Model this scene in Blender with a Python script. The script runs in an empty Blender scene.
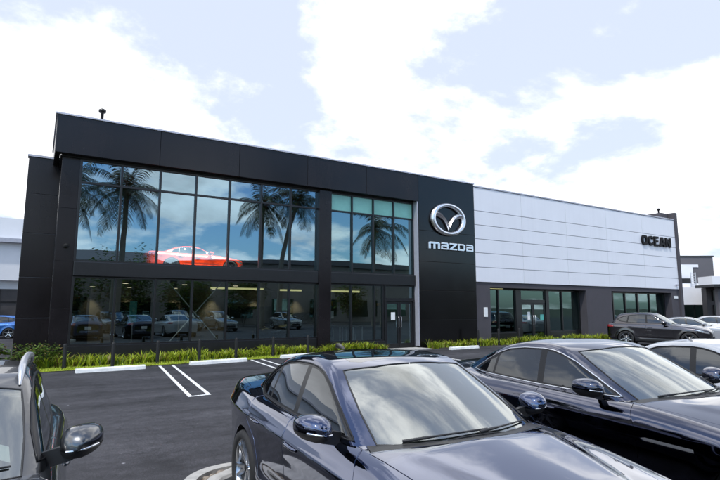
import bpy, bmesh, math, random
import numpy as np
from mathutils import Vector, Matrix
from mathutils.geometry import delaunay_2d_cdt

random.seed(7)
rng = np.random.default_rng(7)
scene = bpy.context.scene
col = scene.collection
R = math.radians

# ------------------------------------------------------------------ materials
MATS = {}
def nodes_of(name):
    m = bpy.data.materials.new(name); m.use_nodes = True
    nt = m.node_tree; nt.nodes.clear()
    out = nt.nodes.new('ShaderNodeOutputMaterial')
    return m, nt, out

def pbr(name, color, rough=0.5, metal=0.0, coat=0.0, coat_ior=1.5, spec=0.5, var=0.0, vscale=6.0, bump=0.0, bscale=40.0,
        coat_rough=0.02, emit=None, estr=0.0, stretch=None):
    m, nt, out = nodes_of(name)
    b = nt.nodes.new('ShaderNodeBsdfPrincipled')
    b.inputs['Base Color'].default_value = (*color, 1)
    b.inputs['Roughness'].default_value = rough
    b.inputs['Metallic'].default_value = metal
    b.inputs['Coat Weight'].default_value = coat
    b.inputs['Coat IOR'].default_value = coat_ior
    b.inputs['Coat Roughness'].default_value = coat_rough
    b.inputs['Specular IOR Level'].default_value = spec
    if emit:
        b.inputs['Emission Color'].default_value = (*emit, 1); b.inputs['Emission Strength'].default_value = estr
    if var > 0 or bump > 0:
        tc = nt.nodes.new('ShaderNodeTexCoord')
        mp = nt.nodes.new('ShaderNodeMapping')
        if stretch: mp.inputs['Scale'].default_value = stretch
        nt.links.new(tc.outputs['Object'], mp.inputs['Vector'])
    if var > 0:
        n = nt.nodes.new('ShaderNodeTexNoise'); n.inputs['Scale'].default_value = vscale; n.inputs['Detail'].default_value = 6
        n.inputs['Roughness'].default_value = 0.6
        nt.links.new(mp.outputs[0], n.inputs['Vector'])
        mr = nt.nodes.new('ShaderNodeMapRange')
        mr.inputs['From Min'].default_value = 0.3; mr.inputs['From Max'].default_value = 0.7
        mr.inputs['To Min'].default_value = 1 - var; mr.inputs['To Max'].default_value = 1 + var
        nt.links.new(n.outputs['Fac'], mr.inputs['Value'])
        mx = nt.nodes.new('ShaderNodeMix'); mx.data_type = 'RGBA'; mx.blend_type = 'MULTIPLY'
        mx.inputs[0].default_value = 1.0
        mx.inputs[6].default_value = (*color, 1)
        nt.links.new(mr.outputs[0], mx.inputs[7])
        nt.links.new(mx.outputs[2], b.inputs['Base Color'])
        mr2 = nt.nodes.new('ShaderNodeMapRange')
        mr2.inputs['From Min'].default_value = 0.3; mr2.inputs['From Max'].default_value = 0.7
        mr2.inputs['To Min'].default_value = max(0.02, rough * (1 - var * .6)); mr2.inputs['To Max'].default_value = min(1, rough * (1 + var * .6))
        nt.links.new(n.outputs['Fac'], mr2.inputs['Value'])
        nt.links.new(mr2.outputs[0], b.inputs['Roughness'])
    if bump > 0:
        n2 = nt.nodes.new('ShaderNodeTexNoise'); n2.inputs['Scale'].default_value = bscale; n2.inputs['Detail'].default_value = 4
        nt.links.new(mp.outputs[0], n2.inputs['Vector'])
        bp = nt.nodes.new('ShaderNodeBump'); bp.inputs['Strength'].default_value = bump; bp.inputs['Distance'].default_value = 0.02
        nt.links.new(n2.outputs['Fac'], bp.inputs['Height'])
        nt.links.new(bp.outputs[0], b.inputs['Normal'])
    nt.links.new(b.outputs[0], out.inputs[0])
    MATS[name] = m
    return m

def glass(name, tint, refl=(1, 1, 1), ior=1.5, base=0.0, gloss_max=1.0, rough=0.0, wob=0.0):
    """thin pane: tinted transmission plus a Fresnel mirror"""
    m, nt, out = nodes_of(name)
    tr = nt.nodes.new('ShaderNodeBsdfTransparent'); tr.inputs[0].default_value = (*tint, 1)
    gl = nt.nodes.new('ShaderNodeBsdfGlossy'); gl.inputs['Color'].default_value = (*refl, 1); gl.inputs['Roughness'].default_value = rough
    fr = nt.nodes.new('ShaderNodeFresnel'); fr.inputs['IOR'].default_value = ior
    # same fresnel seen from either side
    geo = nt.nodes.new('ShaderNodeNewGeometry')
    dotp = nt.nodes.new('ShaderNodeVectorMath'); dotp.operation = 'DOT_PRODUCT'
    nt.links.new(geo.outputs['Normal'], dotp.inputs[0]); nt.links.new(geo.outputs['Incoming'], dotp.inputs[1])
    ab = nt.nodes.new('ShaderNodeMath'); ab.operation = 'ABSOLUTE'; nt.links.new(dotp.outputs['Value'], ab.inputs[0])
    om = nt.nodes.new('ShaderNodeMath'); om.operation = 'SUBTRACT'; om.inputs[0].default_value = 1; nt.links.new(ab.outputs[0], om.inputs[1])
    pw = nt.nodes.new('ShaderNodeMath'); pw.operation = 'POWER'; pw.inputs[1].default_value = 4.0; nt.links.new(om.outputs[0], pw.inputs[0])
    f0 = max(base, ((ior - 1) / (ior + 1)) ** 2)
    mr = nt.nodes.new('ShaderNodeMapRange'); mr.inputs['To Min'].default_value = f0; mr.inputs['To Max'].default_value = gloss_max
    nt.links.new(pw.outputs[0], mr.inputs['Value'])
    nt.nodes.remove(fr)
    if wob > 0:
        tc = nt.nodes.new('ShaderNodeTexCoord')
        n2 = nt.nodes.new('ShaderNodeTexNoise'); n2.inputs['Scale'].default_value = 0.7; n2.inputs['Detail'].default_value = 1
        nt.links.new(tc.outputs['Object'], n2.inputs['Vector'])
        bp = nt.nodes.new('ShaderNodeBump'); bp.inputs['Strength'].default_value = wob; bp.inputs['Distance'].default_value = 0.05
        nt.links.new(n2.outputs['Fac'], bp.inputs['Height']); nt.links.new(bp.outputs[0], gl.inputs['Normal'])
    mix = nt.nodes.new('ShaderNodeMixShader')
    nt.links.new(mr.outputs[0], mix.inputs[0]); nt.links.new(tr.outputs[0], mix.inputs[1]); nt.links.new(gl.outputs[0], mix.inputs[2])
    nt.links.new(mix.outputs[0], out.inputs[0])
    MATS[name] = m
    return m

# ------------------------------------------------------------------ object helpers
def tag(o, label=None, cat=None, group=None, kind=None):
    if label: o['label'] = label
    if cat: o['category'] = cat
    if group: o['group'] = group
    if kind: o['kind'] = kind
    return o

def empty(name, loc=(0, 0, 0), rz=0.0, label=None, cat=None, group=None, scale=None):
    o = bpy.data.objects.new(name, None); col.objects.link(o)
    o.location = loc; o.rotation_euler = (0, 0, rz); o.empty_display_size = 0.2
    if scale: o.scale = scale
    return tag(o, label, cat, group)

def link_mesh(name, me, mat, parent=None, loc=None, rot=None):
    o = bpy.data.objects.new(name, me); col.objects.link(o)
    if mat is not None and len(me.materials) == 0: me.materials.append(mat)
    if parent is not None: o.parent = parent
    if loc is not None: o.location = loc
    if rot is not None: o.rotation_euler = rot
    return o

def copy_tree(o, parent=None):
    c = o.copy(); col.objects.link(c); c.parent = parent
    for ch in list(o.children): copy_tree(ch, c)
    return c

class MB:
    """collects shapes, links them as one mesh object"""
    def __init__(s): s.v = []; s.f = []; s.sm = []
    def add(s, vs, fs, smooth=False):
        n = len(s.v); s.v += [tuple(v) for v in vs]
        for f in fs: s.f.append(tuple(i + n for i in f)); s.sm.append(smooth)
        return s
    def box(s, x0, x1, y0, y1, z0, z1):
        v = [(x0,y0,z0),(x1,y0,z0),(x1,y1,z0),(x0,y1,z0),(x0,y0,z1),(x1,y0,z1),(x1,y1,z1),(x0,y1,z1)]
        return s.add(v, [(0,3,2,1),(4,5,6,7),(0,1,5,4),(1,2,6,5),(2,3,7,6),(3,0,4,7)])
    def cbox(s, x0, x1, y0, y1, z0, z1, b=0.01):
        """box with chamfered edges"""
        bm = bmesh.new()
        vs = [bm.verts.new(p) for p in [(x0,y0,z0),(x1,y0,z0),(x1,y1,z0),(x0,y1,z0),(x0,y0,z1),(x1,y0,z1),(x1,y1,z1),(x0,y1,z1)]]
        for f in [(0,3,2,1),(4,5,6,7),(0,1,5,4),(1,2,6,5),(2,3,7,6),(3,0,4,7)]: bm.faces.new([vs[i] for i in f])
        bmesh.ops.bevel(bm, geom=list(bm.edges), offset=b, segments=2, affect='EDGES', profile=0.6)
        bm.verts.index_update()
        s.add([v.co[:] for v in bm.verts], [[v.index for v in f.verts] for f in bm.faces]); bm.free(); return s
    def quad(s, a, b, c, d): return s.add([a, b, c, d], [(0,1,2,3)])
    def bar(s, p, q, w, h=None, up=(0,0,1)):
        h = h or w; p = Vector(p); q = Vector(q); d = (q - p).normalized()
        u = Vector(up)
        if abs(d.dot(u)) > .95: u = Vector((0,1,0))
        a = d.cross(u).normalized() * w / 2; b = a.cross(d).normalized() * h / 2
        v = [p-a-b, p+a-b, p+a+b, p-a+b, q-a-b, q+a-b, q+a+b, q-a+b]
        return s.add(v, [(0,1,2,3),(7,6,5,4),(0,4,5,1),(1,5,6,2),(2,6,7,3),(3,7,4,0)])
    def tube(s, pts, r, n=8, closed=False, cap=True):
        pts = [Vector(p) for p in pts]; m = len(pts)
        rs = r if hasattr(r, '__len__') else [r] * m
        rings = []; prev = None
        for i, p in enumerate(pts):
            if closed: t = pts[(i+1) % m] - pts[i-1]
            else: t = pts[min(i+1, m-1)] - pts[max(i-1, 0)]
            t.normalize()
            if prev is None:
                u = Vector((0,0,1)) if abs(t.z) < .9 else Vector((1,0,0))
            else: u = prev
            a = (u - t * u.dot(t)).normalized(); prev = a; b = t.cross(a)
            rings.append([p + (a * math.cos(2*math.pi*k/n) + b * math.sin(2*math.pi*k/n)) * rs[i] for k in range(n)])
        v = [q for rg in rings for q in rg]; f = []
        for i in range(m if closed else m - 1):
            j = (i + 1) % m
            for k in range(n): f.append((i*n+k, i*n+(k+1)%n, j*n+(k+1)%n, j*n+k))
        s.add(v, f, True)
        if cap and not closed:
            s.add(rings[0], [tuple(range(n))[::-1]]); s.add(rings[-1], [tuple(range(n))])
        return s
    def lathe(s, prof, n=32, M=None, smooth=True):
        """prof: list of (r, h) about local z"""
        v = []; f = []
        for r, h in prof:
            for k in range(n):
                a = 2*math.pi*k/n; v.append(Vector((r*math.cos(a), r*math.sin(a), h)))
        for i in range(len(prof) - 1):
            for k in range(n): f.append((i*n+k, i*n+(k+1)%n, (i+1)*n+(k+1)%n, (i+1)*n+k))
        if M is not None: v = [M @ p for p in v]
        return s.add(v, f, smooth)
    def prism(s, poly, M, d, bev=0.0):
        """2-D outline (u,v) -> M @ (u, v, 0..d)"""
        bm = bmesh.new()
        vs = [bm.verts.new((p[0], p[1], 0)) for p in poly]
        fa = bm.faces.new(vs)
        if fa.normal.z > 0: bmesh.ops.reverse_faces(bm, faces=[fa])
        bm.normal_update()
        r = bmesh.ops.extrude_face_region(bm, geom=[fa])
        top = [e for e in r['geom'] if isinstance(e, bmesh.types.BMVert)]
        for v in top: v.co.z = d
        if bev > 0:
            tv = set(top)
            ed = [e for e in bm.edges if e.verts[0] in tv and e.verts[1] in tv]
            bmesh.ops.bevel(bm, geom=ed, offset=bev, segments=2, affect='EDGES', profile=.5)
        bmesh.ops.triangulate(bm, faces=[f for f in bm.faces if len(f.verts) > 4])
        bmesh.ops.recalc_face_normals(bm, faces=bm.faces)
        bm.verts.index_update()
        s.add([M @ v.co for v in bm.verts], [[v.index for v in f.verts] for f in bm.faces]); bm.free(); return s
    def mesh(s, name):
        me = bpy.data.meshes.new(name); me.from_pydata([tuple(v) for v in s.v], [], s.f); 
        me.polygons.foreach_set('use_smooth', s.sm); me.update(); return me
    def build(s, name, mat, parent=None, loc=None, rot=None):
        return link_mesh(name, s.mesh(name), mat, parent, loc, rot)

def smoothstep(a, b, x):
    t = np.clip((np.asarray(x, float) - a) / (b - a), 0, 1); return t * t * (3 - 2 * t)
# ------------------------------------------------------------------ cars: implicit body surface cut into panels
class Curve:
    def __init__(s, keys, sm=0.06):
        k = np.array(keys, float); lo, hi = k[0, 0], k[-1, 0]; pad = 4 * sm + .02
        s.x = np.linspace(lo - pad, hi + pad, 1600); h = s.x[1] - s.x[0]
        y = np.interp(s.x, k[:, 0], k[:, 1])
        # linear continuation past both ends so that smoothing keeps the slopes
        s0 = (k[1, 1] - k[0, 1]) / (k[1, 0] - k[0, 0]); s1 = (k[-1, 1] - k[-2, 1]) / (k[-1, 0] - k[-2, 0])
        y = np.where(s.x < lo, k[0, 1] + s0 * (s.x - lo), y); y = np.where(s.x > hi, k[-1, 1] + s1 * (s.x - hi), y)
        n = int(3 * sm / h); g = np.exp(-.5 * (np.arange(-n, n + 1) * h / sm) ** 2); g /= g.sum()
        yp = np.pad(y, n, mode='edge'); s.y = np.convolve(yp, g, mode='valid')
    def __call__(s, v): return np.interp(v, s.x, s.y)

def smin(a, b, k):
    h = np.clip(.5 + .5 * (b - a) / k, 0, 1)
    return b + (a - b) * h - k * h * (1 - h)

class Shell:
    """star-shaped section about (y=0, z=z0) at every x"""
    def __init__(s, W, T, k, z0): s.W, s.T, s.k, s.z0 = W, T, k, z0
    def P(s, x, th):
        x = np.asarray(x, float); th = np.asarray(th, float)
        c, sn = np.cos(th), np.sin(th); lo = np.zeros_like(th); hi = np.full_like(th, 1.8)
        for _ in range(34):
            r = .5 * (lo + hi); y = np.abs(r * c); z = s.z0 + r * sn
            ins = smin(s.W(x, z) - y, s.T(x, y) - z, s.k) > 0
            lo = np.where(ins, r, lo); hi = np.where(ins, hi, r)
        r = .5 * (lo + hi)
        return np.stack([x, r * c, s.z0 + r * sn], -1)
    def N(s, x, th):
        e = 1e-3
        du = s.P(x + e, th) - s.P(x - e, th); dv = s.P(x, th + e) - s.P(x, th - e)
        n = np.cross(dv, du); n /= np.linalg.norm(n, axis=-1, keepdims=True) + 1e-12
        return n
    def table(s, x0, x1):
        s.tx = np.linspace(x0, x1, 240); s.tt = np.linspace(R(-76), R(176), 260)
        X, TH = np.meshgrid(s.tx, s.tt, indexing='ij'); p = s.P(X, TH); s.ty, s.tz = p[..., 1], p[..., 2]
    def _row(s, A, x):
        f = np.clip((x - s.tx[0]) / (s.tx[1] - s.tx[0]), 0, len(s.tx) - 1.001); i = int(f); t = f - i
        return A[i] * (1 - t) + A[i + 1] * t
    def th_side(s, x, z):
        out = []
        m = s.tt <= R(88)
        for a, b in zip(np.ravel(x), np.ravel(z)):
            zz = np.maximum.accumulate(s._row(s.tz, a)[m]); out.append(np.interp(b, zz + np.arange(len(zz)) * 1e-9, s.tt[m]))
        return np.array(out)
    def th_top(s, x, y):
        out = []
        m = s.tt >= R(8)
        for a, b in zip(np.ravel(x), np.ravel(y)):
            yy = np.minimum.accumulate(s._row(s.ty, a)[m]); out.append(np.interp(-b, -yy + np.arange(len(yy)) * 1e-9, s.tt[m]))
        return np.array(out)

KS = 0.75      # angle -> metres for the flat layout
def outline(sh, pts, step=0.05):
    """pts: ('s',x,z) side-view or ('t',x,y) top-view points -> dense closed polygon in (x, th*KS)"""
    q = []
    for p in pts:
        x = np.array([p[1]]); v = np.array([p[2]])
        th = sh.th_side(x, v) if p[0] == 's' else sh.th_top(x, v)
        q.append((p[1], float(th[0]) * KS))
    out = []
    for i in range(len(q)):
        a, b = q[i], q[(i + 1) % len(q)]
        # subdivide in the same view when both ends share it, so that straight lines stay straight in that view
        n = max(1, int(math.hypot(b[0]-a[0], b[1]-a[1]) / step))
        pa, pb = pts[i], pts[(i + 1) % len(pts)]
        for k in range(n):
            t = k / n; x = pa[1] + (pb[1]-pa[1]) * t
            if pa[0] == pb[0]:
                v = pa[2] + (pb[2]-pa[2]) * t
                th = sh.th_side(np.array([x]), np.array([v])) if pa[0] == 's' else sh.th_top(np.array([x]), np.array([v]))
                out.append((x, float(th[0]) * KS))
            else: out.append((x, a[1] + (b[1]-a[1]) * t))
    return np.array(out)

def inset(poly, d):
    a = np.sum(poly[:, 0] * np.roll(poly[:, 1], -1) - np.roll(poly[:, 0], -1) * poly[:, 1])
    e = np.roll(poly, -1, 0) - poly; e /= np.linalg.norm(e, axis=1, keepdims=True) + 1e-9
    n = np.stack([-e[:, 1], e[:, 0]], 1) * (1 if a > 0 else -1)
    m = n + np.roll(n, 1, 0); l = np.sum(m * m, 1, keepdims=True); m = m / np.maximum(l, .6) * 2
    return poly + m * d * 1.0

def pip(pts, poly):
    x, y = pts[:, 0], pts[:, 1]; ins = np.zeros(len(pts), bool)
    n = len(poly)
    for i in range(n):
        x0, y0 = poly[i]; x1, y1 = poly[(i + 1) % n]
        c = (y0 > y) != (y1 > y)
        with np.errstate(divide='ignore', invalid='ignore'):
            xi = (x1 - x0) * (y - y0) / (y1 - y0 + 1e-15) + x0
        ins ^= c & (x < xi)
    return ins

def cut_shell(sh, xs, lo_fn, panels, holes, step=0.045, gap=0.0045, turn=.14):
    """panels: {name: poly}; returns {name: (V, N, tris, bnd)} ; 'body' is what is left"""
    xs0, xs1 = xs[0], xs[-1]
    ths = np.arange(R(-70), R(90) + 1e-6, step / .8)
    lo_x = np.array(xs); lo_b = lo_fn(lo_x) * KS
    top = R(90) * KS
    dom = [(x, b) for x, b in zip(lo_x, lo_b)] + [(x, top) for x in lo_x[::-1]]
    cons = [np.array(dom)]
    ins_p = {}
    for n, p in panels.items():
        q = inset(p, gap); ins_p[n] = q; cons += [p, q]
    for h in holes: cons.append(h)
    verts = []; edges = []
    for c in cons:
        i0 = len(verts)
        for p in c: verts.append(Vector((float(p[0]), float(p[1]))))
        edges += [(i0 + i, i0 + (i + 1) % len(c)) for i in range(len(c))]
    cp = np.array([[v.x, v.y] for v in verts])
    # columns sampled by arc length plus turning of the section, so that tight edges get enough points
    fine = np.linspace(R(-70), R(90), 260); X, TH = np.meshgrid(lo_x[1:-1], fine, indexing='ij'); pp = sh.P(X, TH); g = []; cums = []
    for i, x in enumerate(lo_x[1:-1]):
        d = np.diff(pp[i][:, 1:], axis=0); ds = np.hypot(d[:, 0], d[:, 1]); ph = np.unwrap(np.arctan2(d[:, 1], d[:, 0])); ph = np.convolve(np.pad(ph, 3, mode='edge'), np.ones(7) / 7, mode='valid')
        cums.append(np.concatenate([[0], np.cumsum(ds + turn * np.abs(np.concatenate([[0], np.diff(ph)])))]))
    n = max(8, int(np.median([c[-1] for c in cums]) / step) + 6)
    for x, cum in zip(lo_x[1:-1], cums): g += [(x, q * KS) for q in np.interp((np.arange(n) + .5) / n * cum[-1], cum, fine)]
    g = np.array(g)
    g = g + rng.normal(0, 1e-4, g.shape)
    lb = np.interp(g[:, 0], lo_x, lo_b)
    g = g[(g[:, 1] > lb + .01) & (g[:, 1] < top - .008)]
    keep = np.ones(len(g), bool)
    for i in range(0, len(g), 400):
        d = np.min(np.sum((g[i:i+400, None, :] - cp[None]) ** 2, -1), 1); keep[i:i+400] = d > (step * .35) ** 2
    verts += [Vector((float(a), float(b))) for a, b in g[keep]]
    ov, oe, of, *_ = delaunay_2d_cdt(verts, edges, [], 0, 1e-6)
    V2 = np.array([[v.x, v.y] for v in ov]); F = np.array([list(f) for f in of])
    c = V2[F].mean(1)
    area = np.abs(np.cross(V2[F[:, 1]] - V2[F[:, 0]], V2[F[:, 2]] - V2[F[:, 0]]))
    ok = pip(c, np.array(dom)) & (area > 1e-9)
    for h in holes: ok &= ~pip(c, h)
    th = V2[:, 1] / KS
    P3 = sh.P(V2[:, 0], th); N3 = sh.N(V2[:, 0], th)
    cls = np.zeros(len(F), int); names = list(panels)
    for i, n in enumerate(names):
        m = pip(c, panels[n]); q = pip(c, ins_p[n])
        cls[m & (cls == 0)] = -1
        cls[q & (cls <= 0)] = i + 1
    res = {}
    for i, n in enumerate(['body'] + names):
        f = F[ok & (cls == i)]
        if len(f): res[n] = (P3, N3, f, th)
    return res

def panel_mesh(name, data, mirror='none', lip=0.012, offset=0.0, off_n=0.0):
    """mirror: 'none' (y>0 side), 'flip' (other side), 'both' (joined halves)"""
    P3, N3, F, th = data
    used = np.unique(F); idx = -np.ones(len(P3), int); idx[used] = np.arange(len(used))
    P = P3[used] + N3[used] * off_n; N = N3[used]; F = idx[F]; T = th[used]
    # orientation: make triangle normals agree with N
    tn = np.cross(P[F[:, 1]] - P[F[:, 0]], P[F[:, 2]] - P[F[:, 0]])
    fl = np.sum(tn * N[F].mean(1), 1) < 0
    F[fl] = F[fl][:, ::-1]
    V = [tuple(p) for p in P]; NN = [tuple(n) for n in N]; T3 = [tuple(f) for f in F]
    if lip > 0:
        cnt = {}
        for f in F:
            for a, b in ((f[0], f[1]), (f[1], f[2]), (f[2], f[0])): cnt[(a, b)] = cnt.get((a, b), 0) + 1
        bnd = [e for e in cnt if (e[1], e[0]) not in cnt]
        bnd = [e for e in bnd if not (T[e[0]] > R(89.9) and T[e[1]] > R(89.9))]
        outn = {}
        for a, b in bnd:
            o = np.cross(P[b] - P[a], N[a]); o /= np.linalg.norm(o) + 1e-9
            for q in (a, b): outn[q] = outn.get(q, 0) + o
        mp = {}
        for q, o in outn.items():
            o = o / (np.linalg.norm(o) + 1e-9)
            nn = o * .85 + N[q] * .5; nn /= np.linalg.norm(nn)
            mp[q] = len(V); V.append(tuple(P[q])); NN.append(tuple(nn))
            V.append(tuple(P[q] - N[q] * lip)); NN.append(tuple(o))
        for a, b in bnd:
            a0, b0 = mp[a], mp[b]; T3 += [(a0, a0 + 1, b0 + 1), (a0, b0 + 1, b0)]
    V = np.array(V); NN = np.array(NN); T3 = np.array(T3)
    def mir(v, n, t): return v * [1, -1, 1], n * [1, -1, 1], t[:, ::-1]
    if mirror == 'flip': V, NN, T3 = mir(V, NN, T3)
    if mirror == 'both':
        v, n, t = mir(V, NN, T3); T3 = np.concatenate([T3, t + len(V)]); V = np.concatenate([V, v]); NN = np.concatenate([NN, n])
    me = bpy.data.meshes.new(name); me.from_pydata(V.tolist(), [], T3.tolist())
    me.polygons.foreach_set('use_smooth', [True] * len(me.polygons)); me.update()
    me.normals_split_custom_set_from_vertices([tuple(x) for x in NN.tolist()])
    return me

def wheel_parts(root, loc, Rw, width, side, style, mats):
    """side=-1 outer face towards -y. one wheel: part 'wheel' (rim and spokes) > tyre, hub_cap"""
    w = width; Rr = Rw * .74
    M = Matrix.Rotation(R(90) * (1 if side < 0 else -1), 4, 'X')       # local z -> outward
    mb = MB()
    mb.lathe([(Rr, -w*.45), (Rr*.97, -w*.42), (Rr*.93, -w*.1), (Rr*.94, w*.3), (Rr*.985, w*.40), (Rr*1.0, w*.43), (Rr*1.01, w*.40), (Rr*1.01, w*.3)], 48, M)
    n = {'twin': 5, 'multi': 10, 'five': 5}[style]
    for i in range(n):
        a = 2*math.pi*i/n + .3
        offs = (-.13, .13) if style == 'twin' else (0,)
        for o in offs:
            wd = (.018 if style != 'five' else .034)
            p = []; 
            for t in (0, .25, .6, 1):
                r_ = Rr * (.14 + .83 * t); aa = a + o * (.55 + .45 * t) * (1.6 if style == 'twin' else 0)
                h = w * (.27 + .02 * math.sin(t*3) + .12 * t * t)
                p.append(Vector((r_*math.cos(aa), r_*math.sin(aa), h)))
            for k in range(3):
                d = (p[k+1] - p[k]).normalized(); s = Vector((-d.y, d.x, 0)).normalized() * wd * (1.15 - .1*k)
                dn = Vector((0, 0, -.03))
                v = [p[k]-s+dn, p[k]-s*.7, p[k]+s*.7, p[k]+s+dn, p[k+1]-s+dn, p[k+1]-s*.7, p[k+1]+s*.7, p[k+1]+s+dn]
                mb.add([M @ q for q in v], [(0,1,5,4), (1,2,6,5), (2,3,7,6)])
    mb.lathe([(Rr*.0, w*.30), (Rr*.15, w*.30), (Rr*.2, w*.27), (Rr*.22, w*.2)], 24, M)
    wh = mb.build('wheel', mats['rim'], root, loc)
    t = MB(); t.lathe([(Rr*.98, -w*.45), (Rr*1.04, -w*.5), (Rw*.96, -w*.49), (Rw*.995, -w*.38), (Rw, -w*.2), (Rw, w*.2), (Rw*.995, w*.38), (Rw*.96, w*.49), (Rr*1.1, w*.5), (Rr*1.02, w*.45), (Rr*.99, w*.38)], 48, M)
    t.build('tyre', mats['tyre'], wh)
    d = MB(); d.lathe([(0.001, w*.05), (Rr*.62, w*.05), (Rr*.62, 0), (Rr*.92, -.02), (Rr*.92, -.06)], 32, M)
    d.build('brake_disc', mats['disc'], wh)
    h = MB(); h.lathe([(.001, w*.325), (Rr*.1, w*.32), (Rr*.13, w*.30)], 20, M); h.build('hub_cap', mats['dark'], wh)
    return wh

def mirror_part(root, c, side, mats, s=1.0, strip=True):
    """door mirror; front faces -x, outboard = side*y"""
    mb = MB(); n = 28; rings = []
    prof = [(-.125, .10, .08), (-.118, .35, .30), (-.10, .62, .56), (-.07, .83, .80), (-.03, .96, .95), (.015, 1, 1), (.05, .98, .97), (.065, .95, .93)]
    A, B = .108 * s, .084 * s
    for dx, ky, kz in prof:
        rg = []
        for k in range(n):
            a = 2*math.pi*k/n; ca, sa = math.cos(a), math.sin(a)
            e = 2/2.7; yy = math.copysign(abs(ca)**e, ca); zz = math.copysign(abs(sa)**e, sa)
            taper = 1 - .16 * (yy > 0) * yy          # outboard end narrower
            rg.append(Vector((dx*s + .05*s*max(0, yy)*ky, side * yy * A * ky, zz * B * kz * taper + .012*s*yy)))
        rings.append(rg)
    v = [q for rg in rings for q in rg]; f = []
    for i in range(len(rings) - 1):
        for k in range(n):
            q = (i*n+k, i*n+(k+1)%n, (i+1)*n+(k+1)%n, (i+1)*n+k); f.append(q if side < 0 else q[::-1])
    f.append(tuple(range(n)) if side > 0 else tuple(range(n))[::-1])
    mb.add(v, f, True)
    m = mb.build('wing_mirror', mats['paint'], root, c)
    g = MB(); rg = [Vector((q.x + .001, q.y * .93, q.z * .92)) for q in rings[-1]]
    g.add(rg, [tuple(range(n))[::-1] if side > 0 else tuple(range(n))]); g.build('mirror_glass', mats['mirror'], m)
    b = MB()                                             # black foot and lower shell
    lo = []
    for i, rr in enumerate(rings[1:], 1):
        lo.append([q * 1.012 for k, q in enumerate(rr) if n//2 - 0 <= k <= n])
    v = []; f = []; m_ = min(len(x) for x in lo)
    for x in lo: v += x[:m_]
    for i in range(len(lo) - 1):
        for k in range(m_ - 1):
            q = (i*m_+k, i*m_+k+1, (i+1)*m_+k+1, (i+1)*m_+k); f.append(q if side < 0 else q[::-1])
    v = [Vector((q.x, q.y, min(q.z, -.022*s + .012*s*side*q.y/A))) for q in v]
    b.add(v, f, True)
    y0 = -side * A * .75; 
    b.bar((0.0, y0*.6, -.05*s), (.03*s, y0 - side*.10*s, -.085*s), .085*s, .035*s, up=(1, 0, 0))
    b.build('mirror_foot', mats['trim'], m)
    if strip:
        t = MB(); pts = []
        for k in range(14):
            yy = -.8 + k * .125
            a = math.acos(max(-1, min(1, yy)))
            ky = .87; pts.append(Vector((-.068*s + .05*s*max(0, yy)*.8 - .012*s*(1-abs(yy)), side * A * yy * ky, -.020*s + .012*s*yy)))
        pts = [p + Vector((-.038*s*(1-abs(p.y/A)**2.2), 0, 0)) for p in pts]
        t.tube(pts, .007*s, 6); t.build('indicator_strip', mats['chrome'], m)
    return m

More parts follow.
